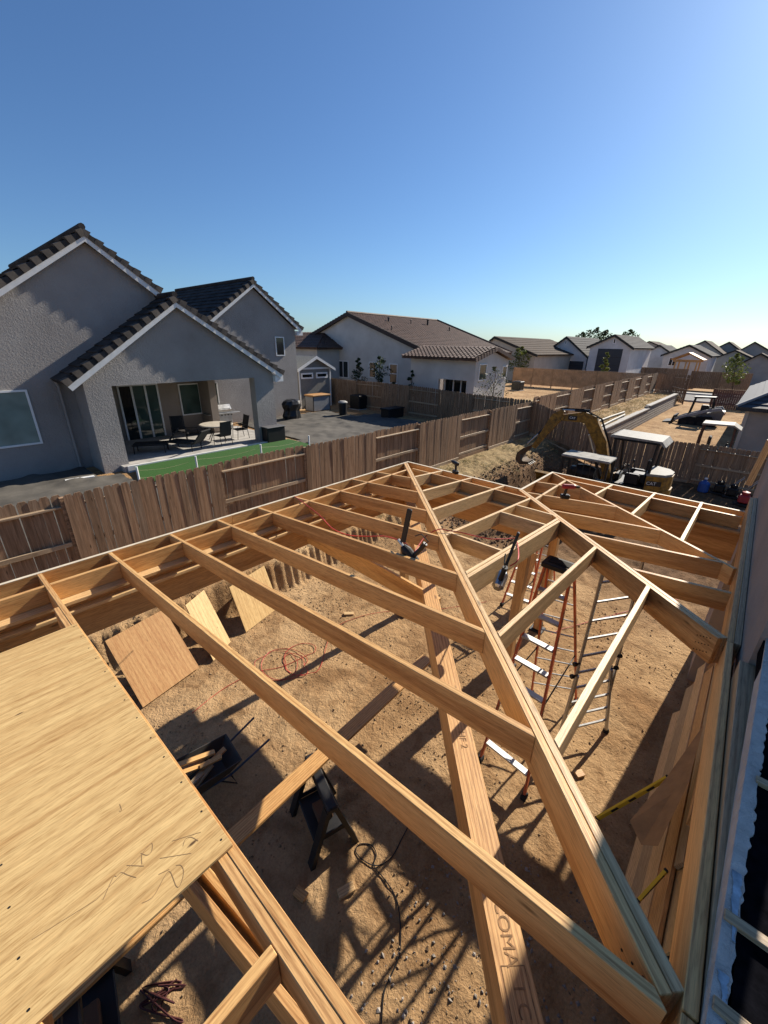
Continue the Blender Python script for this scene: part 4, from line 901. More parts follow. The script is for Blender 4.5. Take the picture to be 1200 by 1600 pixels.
far_house('far white house with tall dark motorhome garage door', yB, fx(922, yB), fx(986, yB), .7, fz(541, yB, 985), (fx(957, yB), fz(523, yB, 957)), 14, M_FARW, M_RG, doors=[(fx(935, yB), fx(974, yB), fz(545, yB, 950), M_NAVY)], wins=[(fx(955.5, yB), fx(960, yB), fz(537, yB, 957), fz(529, yB, 957))])
yC = 69
far_house('far low white house wing with shuttered window beside a young tree', yC, fx(818, yC), fx(848, yC), .8, fz(552, yC, 835), (fx(833, yC), fz(544, yC, 833)), 14, M_FARW, M_RB, wins=[(fx(828, yC), fx(843, yC), fz(573, yC, 835), fz(557, yC, 835))])
yD = 58
far_house('far house with broad brown tile roof behind the white house', yD, fx(745, yD), fx(838, yD), .8, fz(552, yD, 800), (fx(772, yD), fz(526, yD, 772)), 20, M_FARB, M_RB)
yE = 92
far_house('far white house with grey roof behind the pergola', yE, fx(1040, yE), fx(1112, yE), -.5, fz(555, yE, 1110), (fx(1076, yE), fz(539, yE, 1076)), 14, M_FARW, M_RG, wins=[(fx(1050, yE), fx(1062, yE), fz(572, yE, 1055), fz(559, yE, 1055))])
far_house('far long grey-roofed house between the tall garage and the pergola', 98, fx(1000, 98), fx(1060, 98), -.5, fz(556, 98, 1030), (fx(1030, 98), fz(539, 98, 1030)), 12, M_FARW, M_RG)
farspec = [(120, 1060, 1132, 552, 1098, 532, M_FARG), (135, 1112, 1160, 548, 1136, 534, M_FARB), (128, 1150, 1215, 552, 1176, 534, M_FARG), (150, 985, 1045, 545, 1012, 533, M_FARB), (160, 1085, 1120, 545, 1102, 534, M_FARB), (112, 1120, 1185, 560, 1150, 547, M_FARG), (100, 1165, 1230, 568, 1192, 552, M_FARG), (105, 735, 800, 550, 765, 533, M_FARB), (150, 850, 915, 545, 880, 531, M_FARB)]
labs = ['distant grey house showing its dark gable above the other roofs', 'distant beige house behind the wooded yard', 'distant pale house with a broad gable at the edge of the estate', 'distant beige roof peeping over the tall garage house', 'very distant beige house on the horizon', 'distant low grey house below the broad gable', 'nearer low grey house behind the black roof edge', 'distant brown roof behind the broad brown tile roof', 'distant beige roof behind the double garage house']
for (y, ul, ur, ve, up_, vp, wm), lb in zip(farspec, labs):
    far_house(lb, y, fx(ul, y), fx(ur, y), -.5, fz(ve, y, up_), (fx(up_, y), fz(vp, y, up_)), 14, wm, random.choice([M_RG, M_RB]), courses=False, group=None)
# far fences, road, yard walls
def panel_fence(label, a, b, zb, h, mat, step=2.4, name='panel_fence', cap=True):
    a = Vector(a); b = Vector(b); L = (b-a).length; d = (b-a)/L; n = max(1, round(L/step)); t = thing(name, label, 'fence', ((a.x+b.x)/2, (a.y+b.y)/2, zb))
    for i in range(n+1): p = a+d*(L*i/n); board('post', (p.x, p.y, zb-.3), (p.x, p.y, zb+h+.05), .1, .1, M_FENCE, t, up=(d.x, d.y, 0))
    for i in range(n):
        m = MB(); k = 16
        for j in range(k):
            p = a+d*(L*(i+(j+.5)/k)/n); w2 = L/n/k/2-.004; nn = Vector((d.y, -d.x, 0))*(.05+.004*(j % 2)); q = p+nn
            m.add([q-d*w2+Vector((0, 0, zb)), q+d*w2+Vector((0, 0, zb)), q+d*w2+Vector((0, 0, zb+h)), q-d*w2+Vector((0, 0, zb+h)), q-d*w2-nn*.3+Vector((0, 0, zb)), q+d*w2-nn*.3+Vector((0, 0, zb)), q+d*w2-nn*.3+Vector((0, 0, zb+h)), q-d*w2-nn*.3+Vector((0, 0, zb+h))], [(0, 1, 2, 3), (7, 6, 5, 4), (0, 4, 5, 1), (1, 5, 6, 2), (2, 6, 7, 3), (3, 7, 4, 0)])
        tag(m.build('fence_panel', mat, t), kind='stuff')
    if cap: board('cap_rail', (a.x, a.y, zb+h+.03), (b.x, b.y, zb+h+.03), .14, .04, M_FENCE, t)
M_CEDAR = plain('fresh_cedar', (.46, .27, .14), .8, var=.3, scale=1.5); M_REDW = plain('redwood_stain', (.17, .08, .058), .8, var=.3, scale=1.5)
panel_fence('fresh tan cedar fence along the dry lawn beside the white house', (PY(803, 580, 50).x, 50, 0), (XF-.2, 50.6, 0), 1.15, 1.85, M_CEDAR)
panel_fence('grey board fence across the road below the far houses', (fx(985, 80), 80, 0), (fx(1085, 80), 80, 0), -.3, 2.9, M_FENCE, 3.2)
panel_fence('dark slatted fence across the road beside the young green tree', (fx(1092, 82), 82, 0), (fx(1190, 82), 82, 0), -.2, 2.5, M_FENCE, 3.2)
panel_fence('reddish brown fence behind the track loader', (-3.5, 54.5, 0), (5, 54.5, 0), -.15, 1.85, M_REDW, 2.6)
m = MB(); m.add([(-60, 62, -.35), (90, 62, -.35), (90, 72, -.35), (-60, 72, -.35)], [(0, 1, 2, 3)]); tag(m.build('road', M_ASPH), kind='structure')
m = MB(); m.box(-60, 90, 72, 72.3, -.6, -.2); m.box(-60, 90, 61.7, 62, -.6, -.2); tag(m.build('kerb', M_CONC), kind='structure')
m = MB(); m.box(-60, 90, 72.3, 73.8, -.6, -.19); tag(m.build('pavement', M_CONC), kind='structure')
# retaining wall of stacked blocks
rw = thing('retaining_wall', 'low grey block retaining wall stepping along the dry grass strip', 'wall', (-6.4, 38, -.1))
M_BLOCK = plain('wall_block', (.27, .235, .20), .95, var=.35, scale=4, bump=.3)
bm_ = MB(); bm_.bbox(-.14, .14, -.218, .218, 0, .195, .018); BLK = bm_.mesh('block', M_BLOCK)
cnt = 0
for r in range(6):
    n = int((53-24)/.44)
    core = MB()
    for i in range(n):
        y = 24+.44*i+(.22 if r % 2 else 0)
        if r == 5 and y < 39: continue
        if y < 40 and r >= 1 and cnt < 230: mobj('block', BLK, rw, Matrix.Translation((-6.36-.02*r, y, -.12+.2*r))); cnt += 1
        else: core.bbox(-6.50-.02*r, -6.22-.02*r, y-.218, y+.218, -.12+.2*r, .075+.2*r, .018)
    if core.v: tag(core.build('block_course', M_BLOCK, rw), kind='stuff')
for i in range(int((53-24)/.9)):
    y = 24+.9*i+.45; z = .885 if y < 39 else 1.085
    board('cap_block', (-6.42, y-.445, z+.035), (-6.42, y+.445, z+.035), .36, .07, M_CONC, rw)
for k, (u0, v0, u1, v1) in enumerate(((930, 660, 975, 644), (935, 668, 976, 648))):
    a, b = PZ(u0, v0, 1.03), PZ(u1, v1, 1.03)
    m = MB(); m.tube([a, a.lerp(b, .5)+Vector((0, 0, .02)), b], .07, 8); o = m.build('pvc_pipe', M_CANOPY); tag(o, ('pale pipe lying on the dry grass strip farther from the retaining wall', 'pale pipe lying on the dry grass strip closest to the retaining wall')[k], 'pipe')
# pergola, right-hand neighbour house
yP = 84; pg = thing('pergola', 'small new orange timber pergola frame with hip roof in front of a far white house', 'pergola', (fx(1078, yP), yP+2, 0))
xa, xb = fx(1059, yP), fx(1098, yP); zt_ = fz(566, yP, 1078)
for x in (xa+.2, (xa+xb)/2, xb-.2):
    for y in (yP, yP+4): board('post', (x, y, -.5), (x, y, zt_), .2, .2, M_WOOD, pg, up=(1, 0, 0))
for y in (yP, yP+4): board('beam', (xa-.2, y, zt_+.15), (xb+.2, y, zt_+.15), .15, .3, M_WOOD, pg)
xc = (xa+xb)/2
for k in range(8):
    y = yP-.2+4.4*k/7; board('rafter', (xa-.5, y, zt_+.3), (xc, y, zt_+1.3), .06, .16, M_WOOD, pg); board('rafter', (xb+.5, y, zt_+.3), (xc, y, zt_+1.3), .06, .16, M_WOOD, pg)
m = MB(); slab(m, [Vector((xa-.6, yP-.4, zt_+.38)), Vector((xa-.6, yP+4.4, zt_+.38)), Vector((xc, yP+4.4, zt_+1.45)), Vector((xc, yP-.4, zt_+1.45))], .03); m.build('roof_sheathing', M_PLYR, pg); m = MB(); slab(m, [Vector((xb+.6, yP-.4, zt_+.38)), Vector((xb+.6, yP+4.4, zt_+.38)), Vector((xc, yP+4.4, zt_+1.45)), Vector((xc, yP-.4, zt_+1.45))], .03); m.build('roof_sheathing', M_PLYR, pg)
rh = thing('neighbour_house', 'beige house with dark slate roof beyond the right end of the back fence', 'house', (3, 36, -.1))
xw = PY(1167, 645, 30).x
m = MB(); m.box(xw, 12, 29, 46, -.3, 2.62); m.build('wall', stucco('beige_stucco', (.33, .30, .27), .3), rh); m = MB(); m.box(xw-.06, xw+.1, 28.94, 29.12, -.2, 2.6); m.build('corner_trim', M_FARB, rh)
M_SLATE = plain('slate_roof', (.035, .045, .06), .7, var=.3, scale=3, bump=.3, bscale=10)
e0, e1, e2, r0_, r1_ = Vector((xw-.5, 28.5, 2.62)), Vector((12, 28.5, 2.62)), Vector((xw-.5, 47, 2.62)), Vector((xw+4.2, 34, 5.4)), Vector((12, 34, 5.4))
m = MB(); slab(m, [e0, e1, r1_, r0_], .18); rr_ = m.build('roof', M_SLATE, rh); tile_field(e0, e1, r0_, r1_, 16, 24, .03, M_SLATE, 'tile_courses', rr_, profile='flat')
r2_ = Vector((xw+4.2, 42, 5.4)); m = MB(); slab(m, [e0, e2, r2_, r0_], .18); m.build('roof', M_SLATE, rh); tile_field(e0, e2, r0_, r2_, 16, 34, .03, M_SLATE, 'tile_courses', rr_, profile='flat')
m = MB(); m.tube([e0+Vector((0, 0, .06)), r0_+Vector((0, 0, .06))], .09, 6); m.build('hip_cap', plain('ridge_grey', (.2, .21, .22), .7), rr_)
# distant trees
for i, (u, v, y, h, wd) in enumerate(((905, 545, 190, 9.5, 4.5), (925, 545, 195, 11, 5.5), (940, 545, 188, 10, 5), (978, 545, 200, 10.5, 5), (966, 545, 210, 9, 4))):
    p = PY(u, v, y); tree('distant_tree', 'dark round distant tree rising behind the far roofs', (p.x, p.y, -.5), h*1.25, wd, M_LEAF, 20+i, 'round', 60, .5, group='trees behind the far roofs', clumps=12, trunk=.3)
tree('young_tree', 'leaning yellow-green young tree beyond the road by the slatted fence', (fx(1168, 76), 76, -.4), 5.4, 1.5, M_LEAFY, 31, 'round', 60, .17, lean=-.8, clumps=16, trunk=.3)
tree('young_tree', 'small bright green tree in front of the tall motorhome garage', (fx(951, 60), 60, .5), 4.4, 1.0, M_LEAFY, 32, 'col', 60, .16, clumps=10, trunk=.3)
tree('young_tree', 'bushy green tree beside the shuttered window of the low white wing', (fx(814, 57), 57, .8), 4.6, 1.5, M_LEAFY, 33, 'round', 70, .16, clumps=14, trunk=.15)
rj = random.Random(5)
for i in range(16):
    u, v = rj.uniform(1035, 1165), rj.uniform(589, 605); p = PZ(u, v, -.35)
    tree('shrub', 'low shrub in the planting strip beyond the road', (p.x, p.y, -.5), rj.uniform(.5, 1.2), rj.uniform(.6, 1.2), rj.choice([M_LEAFO, M_LEAF, M_LEAFY]), 60+i, 'round', 22, .14, cat='shrub', group='shrubs beyond the road', clumps=6, trunk=.15)
# ================================================================== weed cloth in the grey house's yard
def wrinkle(x, y): return .02+.05*abs(noise.noise((x*.9, y*.9, 3)))+.16*max(0, noise.noise((x*2.2+y, y*1.3-x*.4, 8))-.12)+.03*abs(noise.noise((x*3.1, y*3.3, 5)))
M_CLOTH = plain('weed_cloth', (.10, .09, .076), .85, var=.45, scale=.9, bump=.35, bscale=9)
m = MB(); xs = [-22.2+.13*i for i in range(103)]; yy_ = [-2+.16*j for j in range(146)]; idx = {}
def cloth_in(x, y):
    q = .5*noise.noise((x*.5, y*.5, 1))
    if x < XP+.5 and y < 11.8: return (x > XM+.1 and y < 3.5) 
    if x > XP+.3 and x < XP+2.4 and 4.2 < y < 11.6: return False
    return y < 20.3+q-(.0 if x > -19 else 1.5)-max(0, (x+15)*.25) and (x < -9.0) and not (x < -20.8 and y < 12)
for j, y in enumerate(yy_):
    for i, x in enumerate(xs):
        if cloth_in(x, y): idx[i, j] = len(m.v); m.v.append((x, y, .985+wrinkle(x, y)))
for (i, j) in list(idx):
    if all(k in idx for k in ((i+1, j), (i, j+1), (i+1, j+1))): m.f.append((idx[i, j], idx[i+1, j], idx[i+1, j+1], idx[i, j+1])); m.m.append(0)
tag(m.build('weed_cloth', M_CLOTH, smooth=True, angle=80), kind='structure')
# ================================================================== mini excavator
ex = thing('mini_excavator', 'yellow mini excavator with white canopy digging by the back fence', 'excavator', (-2.4, 16.5, -.1))
EX, EY = -2.45, 16.6
# tracks run along x
for s in (-1, 1):
    yc = EY+s*.62; m = MB(); prof = []
    for k in range(24):
        a = 2*math.pi*k/24; prof.append((EX+(.78 if math.cos(a) > 0 else -.78)+.24*math.cos(a), .15+.24*math.sin(a)))
    m.prism(prof, yc-.16, yc+.16, 'y')
    tr = m.build('track', M_RUBBER, ex)
    for k in range(34):
        t_ = k/34*4.6
        if t_ < 1.56: p = (EX-.78+t_, .395, 0)
        elif t_ < 2.3: a = math.pi/2-(t_-1.56)/.74*math.pi; p = (EX+.78+.245*math.cos(a), .15+.245*math.sin(a), a)
        elif t_ < 3.86: p = (EX+.78-(t_-2.3), -.095, 0)
        else: a = -math.pi/2-(t_-3.86)/.74*math.pi; p = (EX-.78+.245*math.cos(a), .15+.245*math.sin(a), a)
        m = MB(); m.box(p[0]-.02, p[0]+.02, yc-.165, yc+.165, p[1]-.02, p[1]+.02); m.build('track_lug', M_RUBBER, tr)
    for xx in (EX-.78, EX+.78): m = MB(); m.lathe([(.17, -.17), (.17, .17)], (xx, yc, .15), 14, axis='y'); m.build('sprocket', M_DARKM, tr)
m = MB(); m.box(EX-.6, EX+.6, EY-.47, EY+.47, .1, .42); m.lathe([(.42, 0), (.42, .14)], (EX, EY, .40), 20); m.build('undercarriage', M_DARKM, ex)
m = MB(); m.prism([(EX-1.62, 0), (EX-1.50, -.08), (EX-1.42, .0), (EX-1.47, .28), (EX-1.58, .36), (EX-1.66, .28)], EY-.82, EY+.82, 'y'); m.box(EX-1.5, EX-.7, EY-.5, EY-.4, .1, .22); m.box(EX-1.5, EX-.7, EY+.4, EY+.5, .1, .22); m.build('dozer_blade', M_YEL, ex)
# upper body
def body_poly(sc_=1.0): return [(EX-.75, EY-.72), (EX+.35, EY-.75), (EX+.85, EY-.55), (EX+1.02, EY-.2), (EX+1.02, EY+.2), (EX+.85, EY+.55), (EX+.35, EY+.75), (EX-.75, EY+.72)]
m = MB(); m.prism(body_poly(), .56, .86); bd = m.build('deck', M_YEL, ex)
m = MB(); m.prism([(x, y) for x, y in body_poly() if x > EX+.3], .862, 1.36); m.build('engine_cover', M_YEL, ex)
m = MB(); m.prism([(EX+.33, EY-.73), (EX+.83, EY-.53), (EX+1.0, EY-.2), (EX+1.0, EY+.2), (EX+.83, EY+.53), (EX+.33, EY+.73), (EX+.2, EY)], 1.362, 1.44); m.build('counterweight_top', M_CANOPY, ex)
m = MB(); m.prism([(EX+.62, EY-.66), (EX+.88, EY-.56), (EX+1.06, EY-.2), (EX+1.06, EY+.2), (EX+.88, EY+.56), (EX+.62, EY+.66)], .46, .9); m.build('counterweight', M_YEL, ex)
m = MB(); m.box(EX-.72, EX+.3, EY-.66, EY+.66, .862, .90); m.build('floor_mat', M_BLACK, ex)
Msx = Matrix.Rotation(0, 4, 'Z')
m = MB(); m.bbox(EX-.2, EX+.28, EY-.25, EY+.25, .92, 1.25, .04); m.bbox(EX+.2, EX+.32, EY-.25, EY+.25, 1.25, 1.8, .04); m.build('seat', M_BLACK, ex)
for s in (-1, 1):
    m = MB(); m.bbox(EX-.35, EX+.1, EY+s*.42-.09, EY+s*.42+.09, .90, 1.28, .03); c = m.build('console', M_BLACK, ex); m = MB(); m.tube([(EX-.25, EY+s*.42, 1.28), (EX-.32, EY+s*.42, 1.5)], .02, 6); m.lathe([(.015, 0), (.035, .06), (.02, .1)], (EX-.32, EY+s*.42, 1.49), 8); m.build('joystick', M_BLACK, c)
m = MB(); m.bbox(EX-.72, EX-.55, EY-.3, EY+.3, .9, 1.15, .03); m.tube([(EX-.6, EY-.1, 1.15), (EX-.5, EY-.1, 1.45)], .015, 6); m.tube([(EX-.6, EY+.1, 1.15), (EX-.5, EY+.1, 1.45)], .015, 6); m.build('pedal_console', M_DARKM, ex)
for sx, sy in ((-.88, -.6), (-.88, .6), (.42, -.62), (.42, .62)):
    m = MB(); m.tube([(EX+sx*.8, EY+sy, .88), (EX+sx*.9, EY+sy, 1.6), (EX+sx, EY+sy*.97, 2.46)], .045, 8); m.build('canopy_post', M_BLACK, ex)
m = MB()
for s in (-1, 1): m.tube([(EX-.9, EY+s*.6, 2.44), (EX+.44, EY+s*.6, 2.44)], .04, 8)
m.tube([(EX-.9, EY-.6, 2.44), (EX-.9, EY+.6, 2.44)], .04, 8); m.tube([(EX+.44, EY-.6, 2.44), (EX+.44, EY+.6, 2.44)], .04, 8); m.build('canopy_frame', M_BLACK, ex)
m = MB(); m.prism([(EX-1.05, 2.49), (EX+.45, 2.49), (EX+.62, 2.36), (EX+.66, 2.38), (EX+.52, 2.55), (EX-.95, 2.58), (EX-1.05, 2.54)], EY-.70, EY+.70, 'y'); m.build('canopy_roof', M_CANOPY, ex)
# boom, stick, bucket
BB = Vector((EX-.98, EY-.05, .95)); BT = Vector((-4.45, 16.35, 2.98)); ST = Vector((-5.55, 16.2, 2.86)); SE = Vector((-6.2, 16.1, 1.62))
def arm(pts, ws, hs, name, mat=M_YEL):
    m = MB(); vs = []; n = len(pts)
    for i, p in enumerate(pts):
        d = (pts[min(i+1, n-1)]-pts[max(i-1, 0)]).normalized(); s = Vector((0, 1, 0)); u = d.cross(s).normalized()
        vs += [p+s*ws[i]-u*hs[i], p-s*ws[i]-u*hs[i], p-s*ws[i]+u*hs[i], p+s*ws[i]+u*hs[i]]
    fs = [(3, 2, 1, 0), tuple(4*(n-1)+k for k in range(4))]
    for i in range(n-1):
        for k in range(4): fs.append((4*i+k, 4*i+(k+1) % 4, 4*i+4+(k+1) % 4, 4*i+4+k))
    m.add(vs, fs); return m.build(name, mat, ex)
m = MB(); m.box(EX-1.15, EX-.7, EY-.2, EY+.1, .5, 1.1); m.build('swing_post', M_YEL, ex)
arm([BB, BB.lerp(BT, .55)+Vector((.12, 0, .08)), BT+Vector((.1, 0, -.06)), BT+Vector((-.18, 0, .0)), Vector((-5.05, 16.27, 2.93)), ST], [.11, .11, .11, .10, .09, .08], [.12, .19, .22, .19, .14, .09], 'boom')
arm([ST+Vector((.22, 0, .30)), ST+Vector((.02, 0, .02)), ST.lerp(SE, .5), SE], [.07, .09, .08, .07], [.06, .20, .13, .08], 'stick')
def cylinder(a, b, name='hydraulic_cylinder'):
    a, b = Vector(a), Vector(b); m = MB(); m.cyl(a, a.lerp(b, .55), .055, 10); c = m.build(name, M_DARKM, ex); m = MB(); m.cyl(a.lerp(b, .55), b, .03, 10); m.build('rod', M_STEEL, c)
cylinder(BB+Vector((-.22, 0, -.2)), BB.lerp(BT, .72)+Vector((-.16, 0, -.05))); cylinder(BB.lerp(BT, .95)+Vector((-.05, 0, .34)), ST+Vector((.2, 0, .32))); cylinder(ST+Vector((-.12, 0, -.15)), SE+Vector((-.28, 0, .1)))
m = MB()
for o in (-.06, 0, .06): m.tube([BB+Vector((.15, o, .1)), BB.lerp(BT, .4)+Vector((.32, o, .2)), BB.lerp(BT, .85)+Vector((.3, o, .3)), BT+Vector((-.2, o, .28)), ST+Vector((.1, o, .36))], .018, 6)
m.build('hydraulic_hose', M_RUBBER, ex)
bk = MB(); c0 = SE+Vector((-.12, 0, -.05)); poly = [(0, .12), (-.18, .02), (-.42, -.22), (-.45, -.5), (-.25, -.68), (.02, -.62), (.1, -.5), (-.1, -.52), (-.25, -.45), (-.28, -.3), (-.1, -.1)]
bk.prism([(c0.x+a, c0.z+b) for a, b in poly], c0.y-.3, c0.y+.3, 'y'); bkt = bk.build('bucket', plain('dirty_bucket', (.12, .075, .04), .8, var=.4), ex)
for k in range(4): m = MB(); yk = c0.y-.24+.16*k; m.prism([(c0.x+.0, c0.z-.62), (c0.x+.2, c0.z-.60), (c0.x+.02, c0.z-.54)], yk-.03, yk+.03, 'y'); m.build('tooth', M_DARKM, bkt)
def facing_text(body, p, size, right, up, mat, name, par): 
    x = Vector(right).normalized(); y = Vector(up); y = (y-x*y.dot(x)).normalized(); z = x.cross(y)
    return text_mesh(body, size, Matrix(((x.x, y.x, z.x, p[0]), (x.y, y.y, z.y, p[1]), (x.z, y.z, z.z, p[2]), (0, 0, 0, 1))), mat, name, par, extrude=.002)
a, b = Vector((EX+.35, EY-.75, 0)), Vector((EX+.85, EY-.55, 0)); md = a.lerp(b, .45)+Vector((.004, -.012, 1.12))
dk = (b-a).normalized(); nn = Vector((dk.y, -dk.x, 0))
m = MB(); c_ = md-nn*-.0; q = [c_-dk*.2-Vector((0, 0, .085)), c_+dk*.24-Vector((0, 0, .085)), c_+dk*.24+Vector((0, 0, .085)), c_-dk*.2+Vector((0, 0, .085))]; m.hexa([v+nn*.001 for v in q], [v+nn*.004 for v in q]); dec = m.build('decal', M_BLACK, ex)
facing_text('CAT', md-dk*.06+nn*.006, .15, dk, (0, 0, 1), M_WHITE, 'lettering', dec)
bx = Vector((-4.95, 16.17, 2.93)); m = MB(); m.box(bx.x-.16, bx.x+.16, bx.y-.006-.0, bx.y-.002, bx.z-.08, bx.z+.08); dec2 = m.build('decal', M_BLACK, ex); facing_text('CAT', (bx.x, bx.y-.008, bx.z), .11, (1, 0, 0), (0, 0, 1), M_WHITE, 'lettering', dec2)
m = MB(); m.box(EX-.1, EX+.22, EY-.752, EY-.746, .63, .72); m.build('warning_label', plain('label_red', (.5, .1, .05), .5), ex)
# ================================================================== machine box with cream lid in front of the excavator
eb = thing('engine_box', 'black caged engine unit with cream vented lid beside the excavator', 'machine', (-3.75, 14.6, -.1))
a, b = PY(877, 712, 14.2), PY(953, 724, 14.2); x0, x1 = a.x, b.x; zt = 1.95
m = MB(); m.bbox(x0, x1, 14.2, 15.1, zt-.03, zt+.05, .02); lid = m.build('lid', M_CANOPY, eb)
for k in range(6): m = MB(); m.box(x1-.4+.05*k, x1-.375+.05*k, 14.35, 14.6, zt+.05, zt+.054); m.build('vent_slot', M_BLACK, lid)
for sx in (x0+.05, x1-.05):
    for sy in (14.25, 15.05): m = MB(); m.box(sx-.03, sx+.03, sy-.03, sy+.03, .35, zt-.03); m.build('corner_post', M_BLACK, eb)
m = MB(); m.bbox(x0+.15, x1-.15, 14.4, 14.95, .5, 1.2, .05); m.lathe([(.25, -.3), (.28, -.1), (.28, .1), (.2, .3)], ((x0+x1)/2, 14.65, 1.4), 14, axis='x'); m.lathe([(.14, 0), (.16, .3), (.1, .4)], (x0+.4, 14.5, 1.2), 10); m.build('engine', M_DARKM, eb)
m = MB(); m.bbox(x0+.02, x1-.02, 14.22, 15.08, .22, .38, .02); m.build('skid_frame', M_BLACK, eb)
m = MB()
for k in range(7): yv = x0+.12+k*(x1-x0-.24)/6; m.box(yv-.012, yv+.012, 14.21, 14.225, .38, zt-.03)
m.build('grille', M_BLACK, eb)
for sx in (x0+.25, x1-.25): m = MB(); m.lathe([(.33, -.12), (.36, -.08), (.36, .08), (.33, .12)], (sx, 14.25, .26), 18, axis='y'); m.build('wheel', M_RUBBER, eb); m = MB(); m.lathe([(.33, -.12), (.36, -.08), (.36, .08), (.33, .12)], (sx, 15.05, .26), 18, axis='y'); m.build('wheel', M_RUBBER, eb)
# yellow bucket attachment left of the box
p = PY(850, 750, 15.0); t = thing('spare_bucket', 'spare yellow digging bucket lying left of the black engine unit', 'bucket', (p.x, 15.1, .1))
m = MB(); z0 = ground_z(p.x, 15.1)-.03; m.prism([(15.0, z0), (15.5, z0+.02), (15.62, z0+.3), (15.5, z0+.6), (15.2, z0+.72), (15.05, z0+.68), (15.3, z0+.5), (15.38, z0+.28), (15.02, z0+.08)], p.x-.45, p.x+.4, 'x'); m.build('shell', M_YEL, t)
m = MB(); m.prism([(15.0, z0), (15.5, z0+.02), (15.62, z0+.3), (15.5, z0+.6), (15.2, z0+.72), (15.05, z0+.68)], p.x+.4, p.x+.43, 'x'); m.build('side_plate', M_YEL, t)
m = MB(); m.lathe([(.08, 0), (.08, .01)], (p.x-.1, 14.995, z0+.4), 12, axis='y'); m.build('boss', M_BLACK, t)
# ================================================================== compact track loader on the next lot
kl = thing('track_loader', 'grey and black compact track loader parked on the bare lot', 'loader', (-3.0, 41, -.1))
KX, KY, KZ = -3.0, 41.0, -.1
for s in (-1, 1):
    yk = KY+s*.72; m = MB(); m.prism([(KX-1.25, KZ+.05), (KX-1.0, KZ-.05), (KX+.95, KZ-.05), (KX+1.2, KZ+.12), (KX+.75, KZ+.72), (KX-.75, KZ+.6), (KX-1.25, KZ+.35)], yk-.2, yk+.2, 'y'); tr = m.build('track', M_RUBBER, kl)
    for k in range(4): m = MB(); m.lathe([(.17, -.21), (.17, .21)], (KX-.85+.5*k, yk, KZ+.15), 12, axis='y'); m.build('roller', M_DARKM, tr)
    m = MB(); m.prism([(KX+1.35, KZ+1.2), (KX+1.15, KZ+1.45), (KX+.3, KZ+1.22), (KX-1.15, KZ+.62), (KX-1.75, KZ+.25), (KX-1.65, KZ+.12), (KX-1.1, KZ+.42), (KX+.3, KZ+1.02), (KX+1.1, KZ+1.22)], yk-.08, yk+.08, 'y'); m.build('lift_arm', plain('machine_grey', (.34, .34, .34), .5) if 'machine_grey' not in bpy.data.materials else bpy.data.materials['machine_grey'], kl)
m = MB(); m.prism([(KX-.7, KZ+.45), (KX+1.35, KZ+.45), (KX+1.45, KZ+1.15), (KX+.9, KZ+1.25), (KX+.6, KZ+1.0), (KX-.7, KZ+.7)], KY-.5, KY+.5, 'y'); m.build('body', plain('loader_grey', (.16, .16, .165), .5), kl)
for s in (-1, 1): m = MB(); m.tube([(KX-.75, KY+s*.45, KZ+.8), (KX-.6, KY+s*.45, KZ+2.0), (KX+.55, KY+s*.45, KZ+2.1), (KX+.65, KY+s*.45, KZ+1.2)], .05, 8); m.build('cab_frame', M_BLACK, kl)
m = MB(); m.prism([(KX-.7, KZ+2.02), (KX+.65, KZ+2.08), (KX+.65, KZ+2.16), (KX-.7, KZ+2.10)], KY-.5, KY+.5, 'y'); m.build('cab_roof', M_BLACK, kl)
m = MB(); m.box(KX+.56, KX+.60, KY-.43, KY+.43, KZ+1.3, KZ+2.02); m.build('rear_glass', M_GLASS, kl); m = MB(); m.bbox(KX-.1, KX+.4, KY-.25, KY+.25, KZ+.9, KZ+1.5, .05); m.build('seat', M_BLACK, kl)
m = MB(); m.prism([(KX-1.5, KZ+.65), (KX-1.6, KZ+.05), (KX-2.25, KZ+.0), (KX-2.3, KZ+.06), (KX-1.75, KZ+.15), (KX-1.65, KZ+.6)], KY-.9, KY+.9, 'y'); m.build('bucket', M_DARKM, kl)
m = MB(); m.cyl((KX+1.45, KY-.35, KZ+.95), (KX+1.49, KY-.35, KZ+.95), .07, 10); m.cyl((KX+1.45, KY+.35, KZ+.95), (KX+1.49, KY+.35, KZ+.95), .07, 10); m.build('tail_light', M_REDTOOL, kl)
# ride-on machine with cream canopy behind the back fence
rm_ = thing('canopy_loader', 'ride-on machine with cream canopy and black posts just behind the back fence', 'machine', (-.95, 26, -.1))
RX, RY = -.95, 26.0
for sx, sy in ((-.7, -.5), (-.7, .5), (.6, -.5), (.6, .5)): m = MB(); m.tube([(RX+sx, RY+sy, .5), (RX+sx*1.0, RY+sy, 1.4), (RX+sx*.93, RY+sy, 1.98)], .045, 8); m.build('canopy_post', plain('rust_brown', (.06, .03, .022), .7) if 'rust_brown' not in bpy.data.materials else bpy.data.materials['rust_brown'], rm_)
m = MB(); m.prism([(RX-.75, 1.97), (RX+.45, 2.03), (RX+.78, 1.86), (RX+.80, 1.90), (RX+.48, 2.10), (RX-.72, 2.06)], RY-.62, RY+.62, 'y'); m.build('canopy_roof', M_CANOPY, rm_)
m = MB(); m.bbox(RX-.75, RX+.9, RY-.5, RY+.5, .25, .62, .05); m.build('body', M_YEL, rm_); m = MB(); m.bbox(RX-.25, RX+.2, RY-.25, RY+.25, .62, .85, .04); m.bbox(RX-.35, RX-.22, RY-.25, RY+.25, .8, 1.4, .04); m.build('seat', M_BLACK, rm_)
